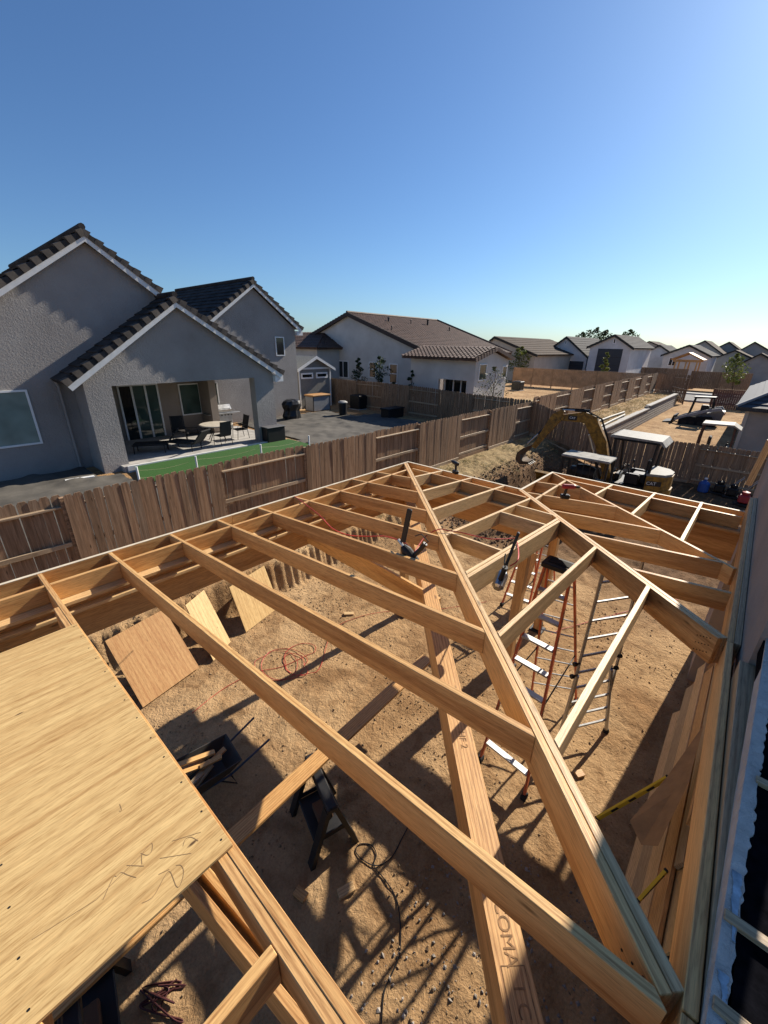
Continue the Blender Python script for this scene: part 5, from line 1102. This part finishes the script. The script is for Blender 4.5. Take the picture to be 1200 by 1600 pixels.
m = MB(); m.tube([(RX+.35, RY-.1, .6), (RX+.45, RY-.1, 1.15)], .02, 6); m.tube([(RX+.3, RY+.15, .6), (RX+.45, RY+.15, 1.2)], .02, 6); m.bbox(RX+.4, RX+.65, RY-.3, RY+.3, .62, 1.0, .04); m.build('control_console', M_DARKM, rm_)
for s in (-1, 1): m = MB(); m.prism([(RX-.9, .1), (RX-.7, -.1), (RX+.8, -.1), (RX+1.0, .1), (RX+.8, .4), (RX-.7, .4)], RY+s*.62-.15, RY+s*.62+.15, 'y'); m.build('track', M_RUBBER, rm_)
# things by the back fence
p = PZ(1097, 768, -.1); t = thing('water_jug', 'blue plastic water jug at the foot of the back fence', 'jug', p)
m = MB(); m.lathe([(.17, 0), (.19, .04), (.19, .36), (.12, .44), (.05, .48), (.05, .54)], (p.x, p.y, p.z), 16); m.build('bottle', M_BLUE, t); m = MB(); m.lathe([(.06, 0), (.06, .05)], (p.x, p.y, p.z+.54), 12); m.build('cap', M_WHITE, t)
def compactor(label, u, v, red=False):
    p = PZ(u, v, -.1); t = thing('plate_compactor', label, 'machine', p)
    m = MB(); m.bbox(p.x-.3, p.x+.3, p.y-.22, p.y+.22, p.z, p.z+.09, .02); m.build('base_plate', M_DARKM, t)
    m = MB(); m.bbox(p.x-.2, p.x+.15, p.y-.17, p.y+.17, p.z+.12, p.z+.42, .04); m.lathe([(.1, 0), (.12, .05), (.12, .12), (.03, .15)], (p.x-.02, p.y, p.z+.42), 12); m.build('engine', M_REDTOOL if red else M_DARKM, t)
    m = MB(); m.tube([(p.x+.2, p.y-.17, p.z+.1), (p.x+.45, p.y-.17, p.z+.6), (p.x+.62, p.y-.15, p.z+.85), (p.x+.62, p.y+.15, p.z+.85), (p.x+.45, p.y+.17, p.z+.6), (p.x+.2, p.y+.17, p.z+.1)], .015, 6); m.build('handle', M_STEEL, t)
compactor('dark plate compactor beside the blue water jug', 1122, 772); compactor('dark plate compactor standing between another machine and the red one', 1142, 778); compactor('red-engined plate compactor next to the house corner', 1160, 790, True)
# ================================================================== step ladders
def stepladder(label, fl, fr, bl, br, top, n=9, capw=.19, capd=.11):
    t = thing('step_ladder', label, 'ladder', ((fl[0]+br[0])/2, (fl[1]+br[1])/2, 0)); T_ = Vector(top)
    for a, s in ((fl, -1), (fr, 1)):
        a = Vector((a[0], a[1], ground_z(a[0], a[1])+.03)); b = T_+Vector((s*capw*.82, -.05, -.02)); r = board('front_rail', a, b, .065, .028, M_ORANGE, t, up=(1, 0, 0))
        m = MB(); m.bbox(a.x-.035, a.x+.035, a.y-.05, a.y+.05, a.z-.03, a.z+.05, .01); m.build('rubber_foot', M_RUBBER, r)
    for a, s in ((bl, -1), (br, 1)):
        a = Vector((a[0], a[1], ground_z(a[0], a[1])+.03)); b = T_+Vector((s*capw*.82, .06, -.02)); r = board('rear_rail', a, b, .045, .025, M_ORANGE, t, up=(1, 0, 0))
        m = MB(); m.bbox(a.x-.03, a.x+.03, a.y-.04, a.y+.04, a.z-.03, a.z+.04, .01); m.build('rubber_foot', M_RUBBER, r)
    FL, FR, BL, BR = [Vector((p[0], p[1], 0)) for p in (fl, fr, bl, br)]
    for k in range(1, n):
        f = k/n; a = FL.lerp(T_+Vector((-capw*.82, -.05, 0)), f); b = FR.lerp(T_+Vector((capw*.82, -.05, 0)), f); board('step', a+Vector((.012, 0, 0)), b-Vector((.012, 0, 0)), .085, .028, M_ALU, t)
        a = BL.lerp(T_+Vector((-capw*.82, .06, 0)), f); b = BR.lerp(T_+Vector((capw*.82, .06, 0)), f); m = MB(); m.cyl(a, b, .011, 8); m.build('rear_brace', M_ALU, t)
    for s in (-1, 1):
        f = .42; a = (FL if s < 0 else FR).lerp(T_+Vector((s*capw*.82, -.05, 0)), f); b = (BL if s < 0 else BR).lerp(T_+Vector((s*capw*.82, .06, 0)), f); board('spreader', a, b, .018, .006, M_DARKM, t)
    m = MB(); m.bbox(T_.x-capw, T_.x+capw, T_.y-capd-.02, T_.y+capd+.02, T_.z-.02, T_.z+.05, .012); c = m.build('top_cap', M_BLACK, t)
    m = MB(); m.bbox(T_.x-capw*.7, T_.x+capw*.7, T_.y-capd*.6, T_.y+capd*.6, T_.z+.05, T_.z+.062, .004); m.build('tool_tray', M_RUBBER, c)
stepladder('tall orange step ladder with black top cap under the pale rafters', (-1.54, 3.87), (-.87, 3.80), (-1.50, 5.50), (-.90, 5.86), (-1.26, 4.72, 2.86))
stepladder('orange step ladder standing behind the leaning plank outside the inner post', (-3.02, 7.45), (-2.46, 7.50), (-2.92, 9.0), (-2.45, 9.05), (-2.72, 8.25, 2.35), n=8, capw=.16)
# aluminium multi-position ladder
al = thing('aluminium_ladder', 'grey aluminium telescoping ladder leaning up to the valley rafter', 'ladder', (-.6, 5.2, 0))
f0, f1 = Vector((-.84, 4.87, .02)), Vector((-.37, 5.58, .02)); t0, t1 = Vector((-.86, 4.62, 3.15)), Vector((-.56, 5.02, 3.15))
m0, m1 = Vector((-.80, 4.83, 1.35)), Vector((-.50, 5.27, 1.35))
t0, t1 = m0+(Vector((-.80, 4.78, 3.1))-m0), m1+(Vector((-.50, 5.22, 3.1))-m1)
for a, mm_, b in ((f0, m0, t0), (f1, m1, t1)):
    m = MB(); m.tube([a, a.lerp(mm_, .25), mm_.lerp(a, .3), mm_], .028, 6); r = m.build('outer_rail', M_ALU, al); m = MB(); m.tube([mm_.lerp(a, .4), b], .02, 6); m.build('inner_rail', M_ALU, r)
    m = MB(); m.lathe([(.04, -.02), (.045, .02), (.03, .06)], (a.x, a.y, .0), 10); m.build('rubber_foot', M_RUBBER, r)
    for q in (mm_, mm_.lerp(b, .12)): m = MB(); d_ = (m1-m0).normalized()*(1 if a is f1 else -1); m.cyl(q, q+d_*.08, .012, 8); m.cyl(q+d_*.06, q+d_*.10, .03, 10); m.build('lock_knob', M_BLACK, r)
for k in range(11):
    z = .28+.28*k
    def at_(a, mm_, b, z): return a.lerp(mm_, (z-.02)/(1.33)) if z < 1.35 else mm_.lerp(b, (z-1.35)/(b.z-1.35))
    if z > 3.05: break
    m = MB(); m.cyl(at_(f0, m0, t0, z), at_(f1, m1, t1, z), .017, 8); m.build('rung', M_ALU, al)
# ================================================================== planks, sheets, lumber along the wall
p0, p1 = PZ(803, 955, .02), PY(834, 864, 7.85); o = board('leaning_plank', p0+Vector((0, 0, .02)), p1, .19, .038, M_WOOD, up=(0, -1, .3)); tag(o, 'short tan plank leaning on the rear orange step ladder', 'plank')
a, b = PZ(372, 1303, .84), PZ(668, 1028, .84); d = (a-b).normalized(); a = a+d*1.7
o = board('scaffold_plank', a, b, .185, .038, M_WOOD); tag(o, 'long sunlit plank laid across the two black sawhorses', 'plank')
def sawhorse(label, c, rz):
    t = thing('sawhorse', label, 'sawhorse', (c.x, c.y, 0), rz)
    m = MB(); m.bbox(-.06, .06, -.36, .36, .74, .82, .015); m.build('top_beam', M_BLACK, t, world=False)
    for sy in (-.3, .3):
        for sx in (-1, 1):
            m = MB(); A_ = Vector((sx*.27, sy*1.06, .0)); B_ = Vector((sx*.04, sy, .76)); dd = Vector((.045, 0, 0)); ee = Vector((0, .05, 0)); m.hexa([A_-dd*.6-ee, A_+dd*.6-ee, A_+dd*.6+ee, A_-dd*.6+ee], [B_-dd*.6-ee, B_+dd*.6-ee, B_+dd*.6+ee, B_-dd*.6+ee]); m.build('leg', M_BLACK, t, world=False)
    m = MB(); m.bbox(-.2, .2, -.27, .27, .22, .26, .01); m.box(-.2, .2, -.28, -.265, .26, .32); m.box(-.2, .2, .265, .28, .26, .32); m.build('shelf', M_BLACK, t, world=False)
    m = MB(); m.bbox(-.09, .09, -.12, .1, .262, .34, .01); m.build('tool_pouch', plain('leather_pouch', (.12, .06, .03), .8) if 'leather_pouch' not in bpy.data.materials else bpy.data.materials['leather_pouch'], t, world=False)
c1 = a.lerp(b, .40); q = PZ(492, 1262, .45); sawhorse('black folding sawhorse carrying the long sunlit plank beside the tangled cord', Vector((q.x, q.y+.1, 0)), math.radians(72)); c2 = a.lerp(b, .06); sawhorse('black folding sawhorse under the plywood deck edge', Vector((c2.x, c2.y, 0)), math.radians(80))
def sheet(label, q, mat):
    P = [PZ(u, v, z) for u, v, z in q]; P[3] = P[0]+(P[2]-P[1]); e = (P[1]-P[0]).cross(P[3]-P[0]).normalized()*.015
    if e.z < 0: e = -e
    o = hexboard('plywood_sheet', P, [p+e for p in P], P[3]-P[0], mat, None, ch=.001); tag(o, label, 'plywood')
sheet('largest plywood sheet leaning on the dirt bank under the eave', [(223, 1106, .02), (311, 1043, .02), (256, 952, .84), (145, 998, .84)], M_PLYR)
sheet('narrow plywood strip leaning on the dirt bank beside the largest sheet', [(333, 1033, .02), (360, 1003, .02), (318, 922, .84), (278, 940, .84)], M_PLY)
sheet('smaller plywood sheet leaning on the dirt bank past the gap', [(384, 988, .02), (436, 948, .02), (412, 884, .84), (352, 920, .84)], M_PLY)
rj = random.Random(11)
pile = [  # bottom x, top x, top z, thick, y0, y1, material, label
    (.40, .70, 1.15, .018, 2.75, 5.15, M_PLY, 'tall plywood panel leaning against the wall in front of the lumber'),
    (.44, .71, 1.22, .018, 5.20, 7.45, M_PLYR, 'tall reddish plywood panel leaning against the wall beyond the lumber')]
for xb, xt, zt, th, y0, y1, mat, lb in pile:
    nrm = Vector((-zt, 0, xt-xb)).normalized()*th; q = [Vector((xb, y0, .0)), Vector((xb+.02, y1, .0)), Vector((xt+.01, y1, zt)), Vector((xt, y0, zt))]
    o = hexboard('plywood_sheet', q, [p+nrm for p in q], (0, 1, 0), mat, None, ch=.001); tag(o, lb, 'plywood')
planks = [(.30, .60, .88, .235, 2.6, 7.0, M_WOOD, 'wide reddish plank leaning on the tall panels by the wall'), (.27, .53, .70, .185, 3.0, 7.3, M_PALE, 'pale plank leaning low on the tall panels by the wall'), (.25, .47, .52, .185, 3.3, 6.9, M_SPF, 'greyish plank leaning low on the lumber by the wall'), (.22, .40, .30, .14, 2.8, 6.4, M_PALE, 'narrow pale plank lying lowest in the lumber by the wall'), (.33, .655, 1.04, .14, 3.5, 7.4, M_SPF, 'weathered plank leaning highest on the tall panels by the wall')]
for xb, xt, zt, wd, y0, y1, mat, lb in planks:
    d_ = Vector((xt-xb, 0, zt)).normalized(); nr = Vector((-d_.z, 0, d_.x)); c_ = Vector((xt, 0, zt))-d_*wd*.5+nr*.022
    o = board('lumber_plank', (c_.x, y0, c_.z), (c_.x+.02, y1, c_.z+.01), wd, .036, mat, up=nr); tag(o, lb, 'plank')
o = board('timber_beam', PZ(1084, 1286, 1.28)+Vector((.0, 0, .0)), Vector((.69, 7.2, 1.28)), .09, .14, M_BEAM); tag(o, 'reddish square-ended beam balanced on top of the tall panels by the wall', 'beam')
cp = [PZ(u, v, z) for u, v, z in ((1042, 1214, .95), (1100, 1132, 1.15), (1075, 1225, 1.25), (1028, 1322, 1.1), (1002, 1320, .9), (984, 1283, .85))]; cen = sum(cp, Vector())/6
m = MB(); n_ = Vector((0, 0, .004)); vs = [p for p in cp]+[cen+Vector((.03, 0, .05))]; m.add(vs+[v+n_ for v in vs], [(6, i, (i+1) % 6) for i in range(6)]+[(13, 7+(i+1) % 6, 7+i) for i in range(6)]+[(i, (i+1) % 6, 7+(i+1) % 6, 7+i) for i in range(6)]); o = m.build('cardboard', M_CARD); tag(o, 'torn brown cardboard piece lying on the lumber pile', 'cardboard')
def level(label, a, b):
    t = thing('spirit_level', label, 'level', (a+b)/2); d = (b-a).normalized(); L = (b-a).length
    bd = board('rail', a, b, .025, .06, M_YELLOW, t)
    for f in (.25, .5, .75): q = a.lerp(b, f); s = board('vial_window', q-d*.05+Vector((0, 0, .0)), q+d*.05, .028, .04, M_BLACK, bd); 
    for f in (.005, .995): q = a.lerp(b, f); board('end_cap', q-d*.012, q+d*.012, .028, .063, M_BLACK, t)
level('yellow spirit level resting from the dirt onto the lumber pile', PZ(933, 1279, .12), PZ(1045, 1214, .92)); level('short yellow spirit level between the planks of the lumber pile', PZ(997, 1408, .80), PZ(1041, 1360, 1.0))
# ================================================================== wheelbarrow with offcuts
wp = PZ(322, 1205, .3); wb = thing('wheelbarrow', 'dark wheelbarrow full of lumber offcuts below the deck edge', 'wheelbarrow', (wp.x, wp.y, 0), math.radians(84)); wb.scale = (.76,)*3; WM[wb.name] = WM[wb.name] @ Matrix.Scale(.76, 4)
m = MB(); b_ = [(-.32, -.26, .30), (.30, -.22, .30), (.30, .22, .30), (-.32, .26, .30)]; t_ = [(-.52, -.36, .62), (.50, -.33, .56), (.50, .33, .56), (-.52, .36, .62)]
m.add(b_+t_+[(x*.96, y*.96, z) for x, y, z in t_]+[(x*.94, y*.94, z+.012) for x, y, z in b_], [(3, 2, 1, 0), (0, 1, 5, 4), (1, 2, 6, 5), (2, 3, 7, 6), (3, 0, 4, 7), (4, 5, 9, 8), (5, 6, 10, 9), (6, 7, 11, 10), (7, 4, 8, 11), (8, 9, 13, 12), (9, 10, 14, 13), (10, 11, 15, 14), (11, 8, 12, 15), (12, 13, 14, 15)]); m.build('tray', plain('tray_dark', (.05, .045, .04), .6), wb, world=False)
for s in (-1, 1):
    m = MB(); m.tube([(-.62, s*.04, .22), (-.3, s*.2, .27), (.3, s*.26, .30), (1.02, s*.30, .58)], .019, 8); h = m.build('handle', plain('handle_blue', (.035, .06, .10), .5) if 'handle_blue' not in bpy.data.materials else bpy.data.materials['handle_blue'], wb, world=False)
    m = MB(); m.tube([(.3, s*.24, .30), (.38, s*.26, .01), (.12, s*.22, .28)], .015, 6); m.build('leg', M_DARKM, wb, world=False)
m = MB(); m.lathe([(.10, -.04), (.19, -.045), (.205, 0), (.19, .045), (.10, .04)], (-.66, 0, .205), 18, axis='y'); m.build('wheel', M_RUBBER, wb, world=False)
for k in range(9):
    c = Vector((rj.uniform(-.3, .25), rj.uniform(-.18, .18), .42+.028*k)); an = rj.uniform(-.6, .6); L = rj.uniform(.12, .3); M = WM[wb.name] @ Matrix.Translation(c) @ Matrix.Rotation(an, 4, 'Z') @ Matrix.Rotation(rj.uniform(-.25, .25), 4, 'Y')
    mm = MB(); mm.bbox(-L, L, -.045, .045, -.018, .018, .003); o = mobj('lumber_offcut', mm.mesh('lumber_offcut', rj.choice([M_WOOD, M_SPF, M_BEAM])), None, M); tag(o, 'short lumber offcut lying in the dark wheelbarrow', 'offcut', 'offcuts in the wheelbarrow')
# ================================================================== power tools and hoses
def on1(u, v, off=0.0):
    d = ray(u, v); return CAM+d*((ZE+off-SL*X0-CAM_H)/(d.z-SL*d.x))
def on2(u, v, off=0.0):
    d = ray(u, v); return CAM+d*((ZE+off+SL*Y0-CAM_H)/(d.z+SL*d.y))
def nail_gun(label, p, M, metal=M_DARKM):
    t = thing('nail_gun', label, 'nail gun', p); t.matrix_basis = Matrix.Translation(p) @ M; WM[t.name] = t.matrix_basis.copy()
    m = MB(); m.lathe([(.035, -.16), (.055, -.14), (.058, 0), (.045, .03), (.03, .06)], (0, 0, 0), 14, axis='z'); b = m.build('body', metal, t, world=False)
    m = MB(); m.tube([(0, 0, .05), (0, 0, .14)], .018, 8); m.build('nose', M_STEEL, t, world=False)
    m = MB(); m.tube([(0, .05, -.08), (0, .13, -.07), (0, .22, -.05)], [.024, .022, .026], 8); m.build('handle', M_BLACK, t, world=False)
    m = MB(); Mx = Matrix.Translation((0, .02, .10)) @ Matrix.Rotation(math.radians(-52), 4, 'X'); m.bbox(-.014, .014, -.012, .04, 0, .36, .006, M=Mx); m.build('magazine', M_BLACK, t, world=False)
    m = MB(); m.tube([(0, .22, -.05), (.02, .27, -.05), (.04, .27, .05), (.04, .2, .07)], .006, 6); m.build('rafter_hook', M_BLACK, t, world=False)
    return t
def gun_frame(mag, back):
    """local frame with the magazine (local +Y/+Z side) pointing along mag"""
    mag = Vector(mag).normalized(); x = Vector(back).cross(mag).normalized(); f = x.cross(mag)
    ang = math.radians(52); z = (mag*math.cos(ang)-f*math.sin(ang)*-1).normalized(); y = z.cross(x).normalized(); y2 = z.cross(x)
    y = (mag-z*mag.dot(z)).normalized(); x = y.cross(z); return Matrix(((x.x, y.x, z.x, 0), (x.y, y.y, z.y, 0), (x.z, y.z, z.z, 0), (0, 0, 0, 1)))
g1 = on1(628, 864, .02); nail_gun('black framing nail gun hung over a rafter with the red hose', g1+Vector((0, .07, .0)), gun_frame((.1, .12, 1), (1, .3, 0)))
g2 = on2(803, 888, .0); nail_gun('silver-bodied nail gun hung on a pale rafter above the ladder', g2+Vector((-.09, -.03, -.10)), gun_frame((.12, .25, 1), (.3, -1, 0)), M_STEEL)
def drill(label, p, rz, col):
    t = thing('cordless_drill', label, 'drill', p, rz)
    m = MB(); m.lathe([(.03, -.1), (.036, -.08), (.036, .06), (.025, .09)], (0, 0, .19), 12, axis='x'); m.build('motor', col, t, world=False); m = MB(); m.lathe([(.022, 0), (.018, .05), (.006, .07)], (.09, 0, .19), 10, axis='x'); m.build('chuck', M_BLACK, t, world=False)
    m = MB(); m.tube([(-.03, 0, .17), (-.045, 0, .06)], .021, 8); m.build('grip', M_BLACK, t, world=False); m = MB(); m.bbox(-.10, .03, -.04, .04, 0, .065, .01); m.build('battery', M_BLACK, t, world=False)
p = on2(673, 748); drill('black cordless tool standing on the far eave board near the hip corner', Vector((p.x, Y0-.02, ZE+.003)), 2.6, M_BLACK)
x_ = PY(888, 768, 6.10).x; drill('red and black cordless impact driver standing on a rafter by the step', Vector((x_, 6.10, z3(x_)+.002)), .6, M_REDTOOL)
def hose(label, pts, r, mat, name='air_hose', cat='hose', n=6):
    P = [Vector(p) for p in pts]; S = []
    for i in range(len(P)-1):
        p0, p1, p2, p3 = P[max(i-1, 0)], P[i], P[i+1], P[min(i+2, len(P)-1)]
        for k in range(n):
            t = k/n; S.append(.5*((2*p1)+(-p0+p2)*t+(2*p0-5*p1+4*p2-p3)*t*t+(-p0+3*p1-3*p2+p3)*t**3))
    S.append(P[-1]); m = MB(); m.tube(S, r, 6); return tag(m.build(name, mat, None, smooth=True, angle=60), label, cat)
hose('red air hose draped from the left eave to the hanging nail gun', [on1(453, 776, -.5), on1(455, 776, -.1), on1(462, 777, .012), on1(480, 790, .01), on1(500, 806, -.05), on1(520, 826, -.09), on1(545, 836, -.10), on1(575, 838, -.06), on1(602, 838, .0), g1+Vector((-.06, .10, .06)), g1+Vector((0, .15, -.02))], .0065, M_RED)
hose('red air hose running over the hip rafter to the silver nail gun', [g1+Vector((.02, .1, -.1)), on1(648, 862, -.1), on1(665, 838, -.03), on1(686, 827, .03), on2(700, 829, .025), on2(720, 832, .02), on2(745, 838, .012), on2(768, 842, .012), on2(790, 842, -.01), on2(806, 843, -.02), g2+Vector((-.02, .12, .05)), g2+Vector((-.08, .1, -.05))], .0065, M_RED)
def gz(u, v, off=.012): p = PZ(u, v, .03); return Vector((p.x, p.y, ground_z(p.x, p.y)+off))
tang = [gz(300, 1115), gz(350, 1075), gz(400, 1050), gz(440, 1040)]
rt = random.Random(4); cc = PZ(455, 1030, 0)
for k in range(46):
    an = k*.55+.9*math.sin(k*.31); rr = .10+.26*abs(math.sin(k*.23))+.05*rt.random(); x, y = cc.x+.22*math.sin(k*.17)+rr*math.cos(an)*1.2, cc.y+.28*math.cos(k*.11)+rr*math.sin(an)*1.0; tang.append(Vector((x, y, ground_z(x, y)+.012+.012*abs(math.sin(k*.9)))))
tang += [gz(520, 985), gz(560, 965), gz(610, 955), gz(680, 952), gz(760, 940)]
hose('tangled red air hose lying on the dirt under the rafters', tang, .005, M_RED)
hose('straight red air hose trailing across the dirt past the tall ladder', [gz(838, 1010), gz(870, 985), gz(905, 975), gz(950, 962), gz(1000, 950), gz(1060, 935)], .0065, M_RED)
cord = [gz(646, 1275), gz(628, 1310), gz(612, 1338), gz(590, 1352), gz(570, 1345), gz(556, 1330), gz(562, 1318), gz(580, 1320), gz(588, 1335), gz(584, 1352), gz(597, 1368), gz(612, 1388), gz(622, 1412), gz(626, 1450), gz(624, 1490), gz(612, 1520), gz(600, 1550), gz(596, 1600)]
hose('black power cord winding over the dirt by the sawhorse', cord, .006, M_BLACK, 'power_cord', 'cord')
hose('dark extension cord heap on the dirt below the deck', [gz(245+rt.uniform(-28, 45), 1560+rt.uniform(-35, 35), .01+.01*(k % 3)) for k in range(18)], .0075, plain('cord_maroon', (.07, .02, .02), .6), 'power_cord', 'cord')
p = gz(803, 1512, .0); 
# ================================================================== loose dirt, stones, dry grass
def scatter(name, n, region, size, mat, seed, zoff=0.0, dens=None):
    r = random.Random(seed); m = MB()
    for _ in range(n):
        for _t in range(20):
            x, y = r.uniform(region[0], region[1]), r.uniform(region[2], region[3])
            if dens is None or r.random() < dens(x, y): break
        s = size*(r.random()**2.2*2.2+.35); z = ground_z(x, y)+s*.3+zoff
        ax = Matrix.Rotation(r.uniform(0, 6.28), 4, 'Z') @ Matrix.Rotation(r.uniform(0, 3), 4, 'X')
        vs = [Vector((x, y, z))+(ax @ Vector((a*s*r.uniform(.7, 1.3), b*s*r.uniform(.7, 1.3), c*s*r.uniform(.5, .9)))) for a, b, c in ((1, 0, 0), (-1, 0, 0), (0, 1, 0), (0, -1, 0), (0, 0, 1), (0, 0, -1))]
        m.add(vs, [(0, 2, 4), (2, 1, 4), (1, 3, 4), (3, 0, 4), (2, 0, 5), (1, 2, 5), (3, 1, 5), (0, 3, 5)])
    return tag(m.build(name, mat, None), 'loose '+name.replace('_', ' ')+' strewn over the bare yard', name.replace('_', ' '), kind='stuff')
M_CLOD = plain('dirt_clod', (.29, .195, .105), .95, var=.35, scale=4); M_STONE = plain('pebble', (.34, .30, .26), .85, var=.5, scale=1.5)
def dn(x, y): return .12+.88*sstep(.0, .45, noise.fractal((x*.6, y*.6, 9), 1, 2, 3))+.7*sstep(-6.0, -6.9, x)
scatter('dirt_clods', 7500, (-7.3, .8, .1, 9.5), .0085, M_CLOD, 1, dens=dn); scatter('soil_clods', 6500, (-7.4, -3.6, 9.3, 20), .024, plain('dark_soil_clod', (.19, .125, .075), .95, var=.4, scale=3), 2); scatter('pebbles', 900, (-1.4, .4, .9, 3.2), .009, M_STONE, 3)
M_STRAW = leafmat('straw', (.26, .19, .09), (.50, .40, .22)); M_STRAW2 = leafmat('dry_olive_grass', (.16, .15, .06), (.36, .29, .13))
def grass(name, label, n, region, h, mat, seed, dens=None, ok=None):
    r = random.Random(seed); m = MB()
    for _ in range(n):
        x, y = r.uniform(region[0], region[1]), r.uniform(region[2], region[3])
        if dens is not None and r.random() > dens(x, y): continue
        z = ground_z(x, y)
        for _b in range(4):
            a = r.uniform(0, 6.28); l = h*r.uniform(.4, 1.3); wd = h*.055; o = Vector((math.cos(a), math.sin(a), 0)); s = Vector((-o.y, o.x, 0))*wd; b = Vector((x+r.uniform(-.03, .03), y+r.uniform(-.03, .03), z-.005))
            m.add([b-s, b+s, b+o*l*.7+Vector((0, 0, l*r.uniform(.25, .9)))], [(0, 1, 2)])
    return tag(m.build(name, mat, None), label, 'grass', kind='stuff')
gd = lambda x, y: sstep(-.1, .35, noise.fractal((x*.9, y*.9, 3), 1, 2, 3))
grass('dry_grass', 'trampled straw and dry grass on the slope below the side fence', 9000, (-8.6, -6.7, 8.0, 21.3), .09, M_STRAW2, 5, gd)
grass('dry_grass', 'straw-coloured grass on the strip above the retaining wall', 9000, (-8.6, -6.7, 22.2, 54), .16, M_STRAW, 6, lambda x, y: .3+.7*gd(x, y))
grass('dry_lawn', 'dry tan lawn beside the white house', 9000, (-14, -9.0, 22.5, 49.5), .10, M_STRAW, 7, lambda x, y: .4+.6*gd(x, y))
grass('dry_grass', 'wispy straw litter on the dirt under the rafters', 2600, (-6.9, -3.0, .4, 6.0), .035, M_STRAW, 8, lambda x, y: .8*gd(x*1.5, y*1.5))

for k, (u, v, L, an) in enumerate(((388, 1402, .12, .3), (541, 1392, .09, 1.2), (470, 1398, .07, .2), (545, 960, .1, .8), (205, 1412, .11, 2.0), (700, 1085, .08, .4), (905, 1210, .06, 1.0))):
    p = PZ(u, v, .02); z = ground_z(p.x, p.y)+.022
    mm = MB(); mm.bbox(-L, L, -.045, .045, -.018, .018, .003); o = mobj('lumber_offcut', mm.mesh('lumber_offcut', M_PALE if k % 2 else M_WOOD), None, Matrix.Translation((p.x, p.y, z)) @ Matrix.Rotation(an, 4, 'Z') @ Matrix.Rotation(.06, 4, 'X')); tag(o, 'small lumber offcut lying loose on the dirt', 'offcut', 'offcuts on the dirt')
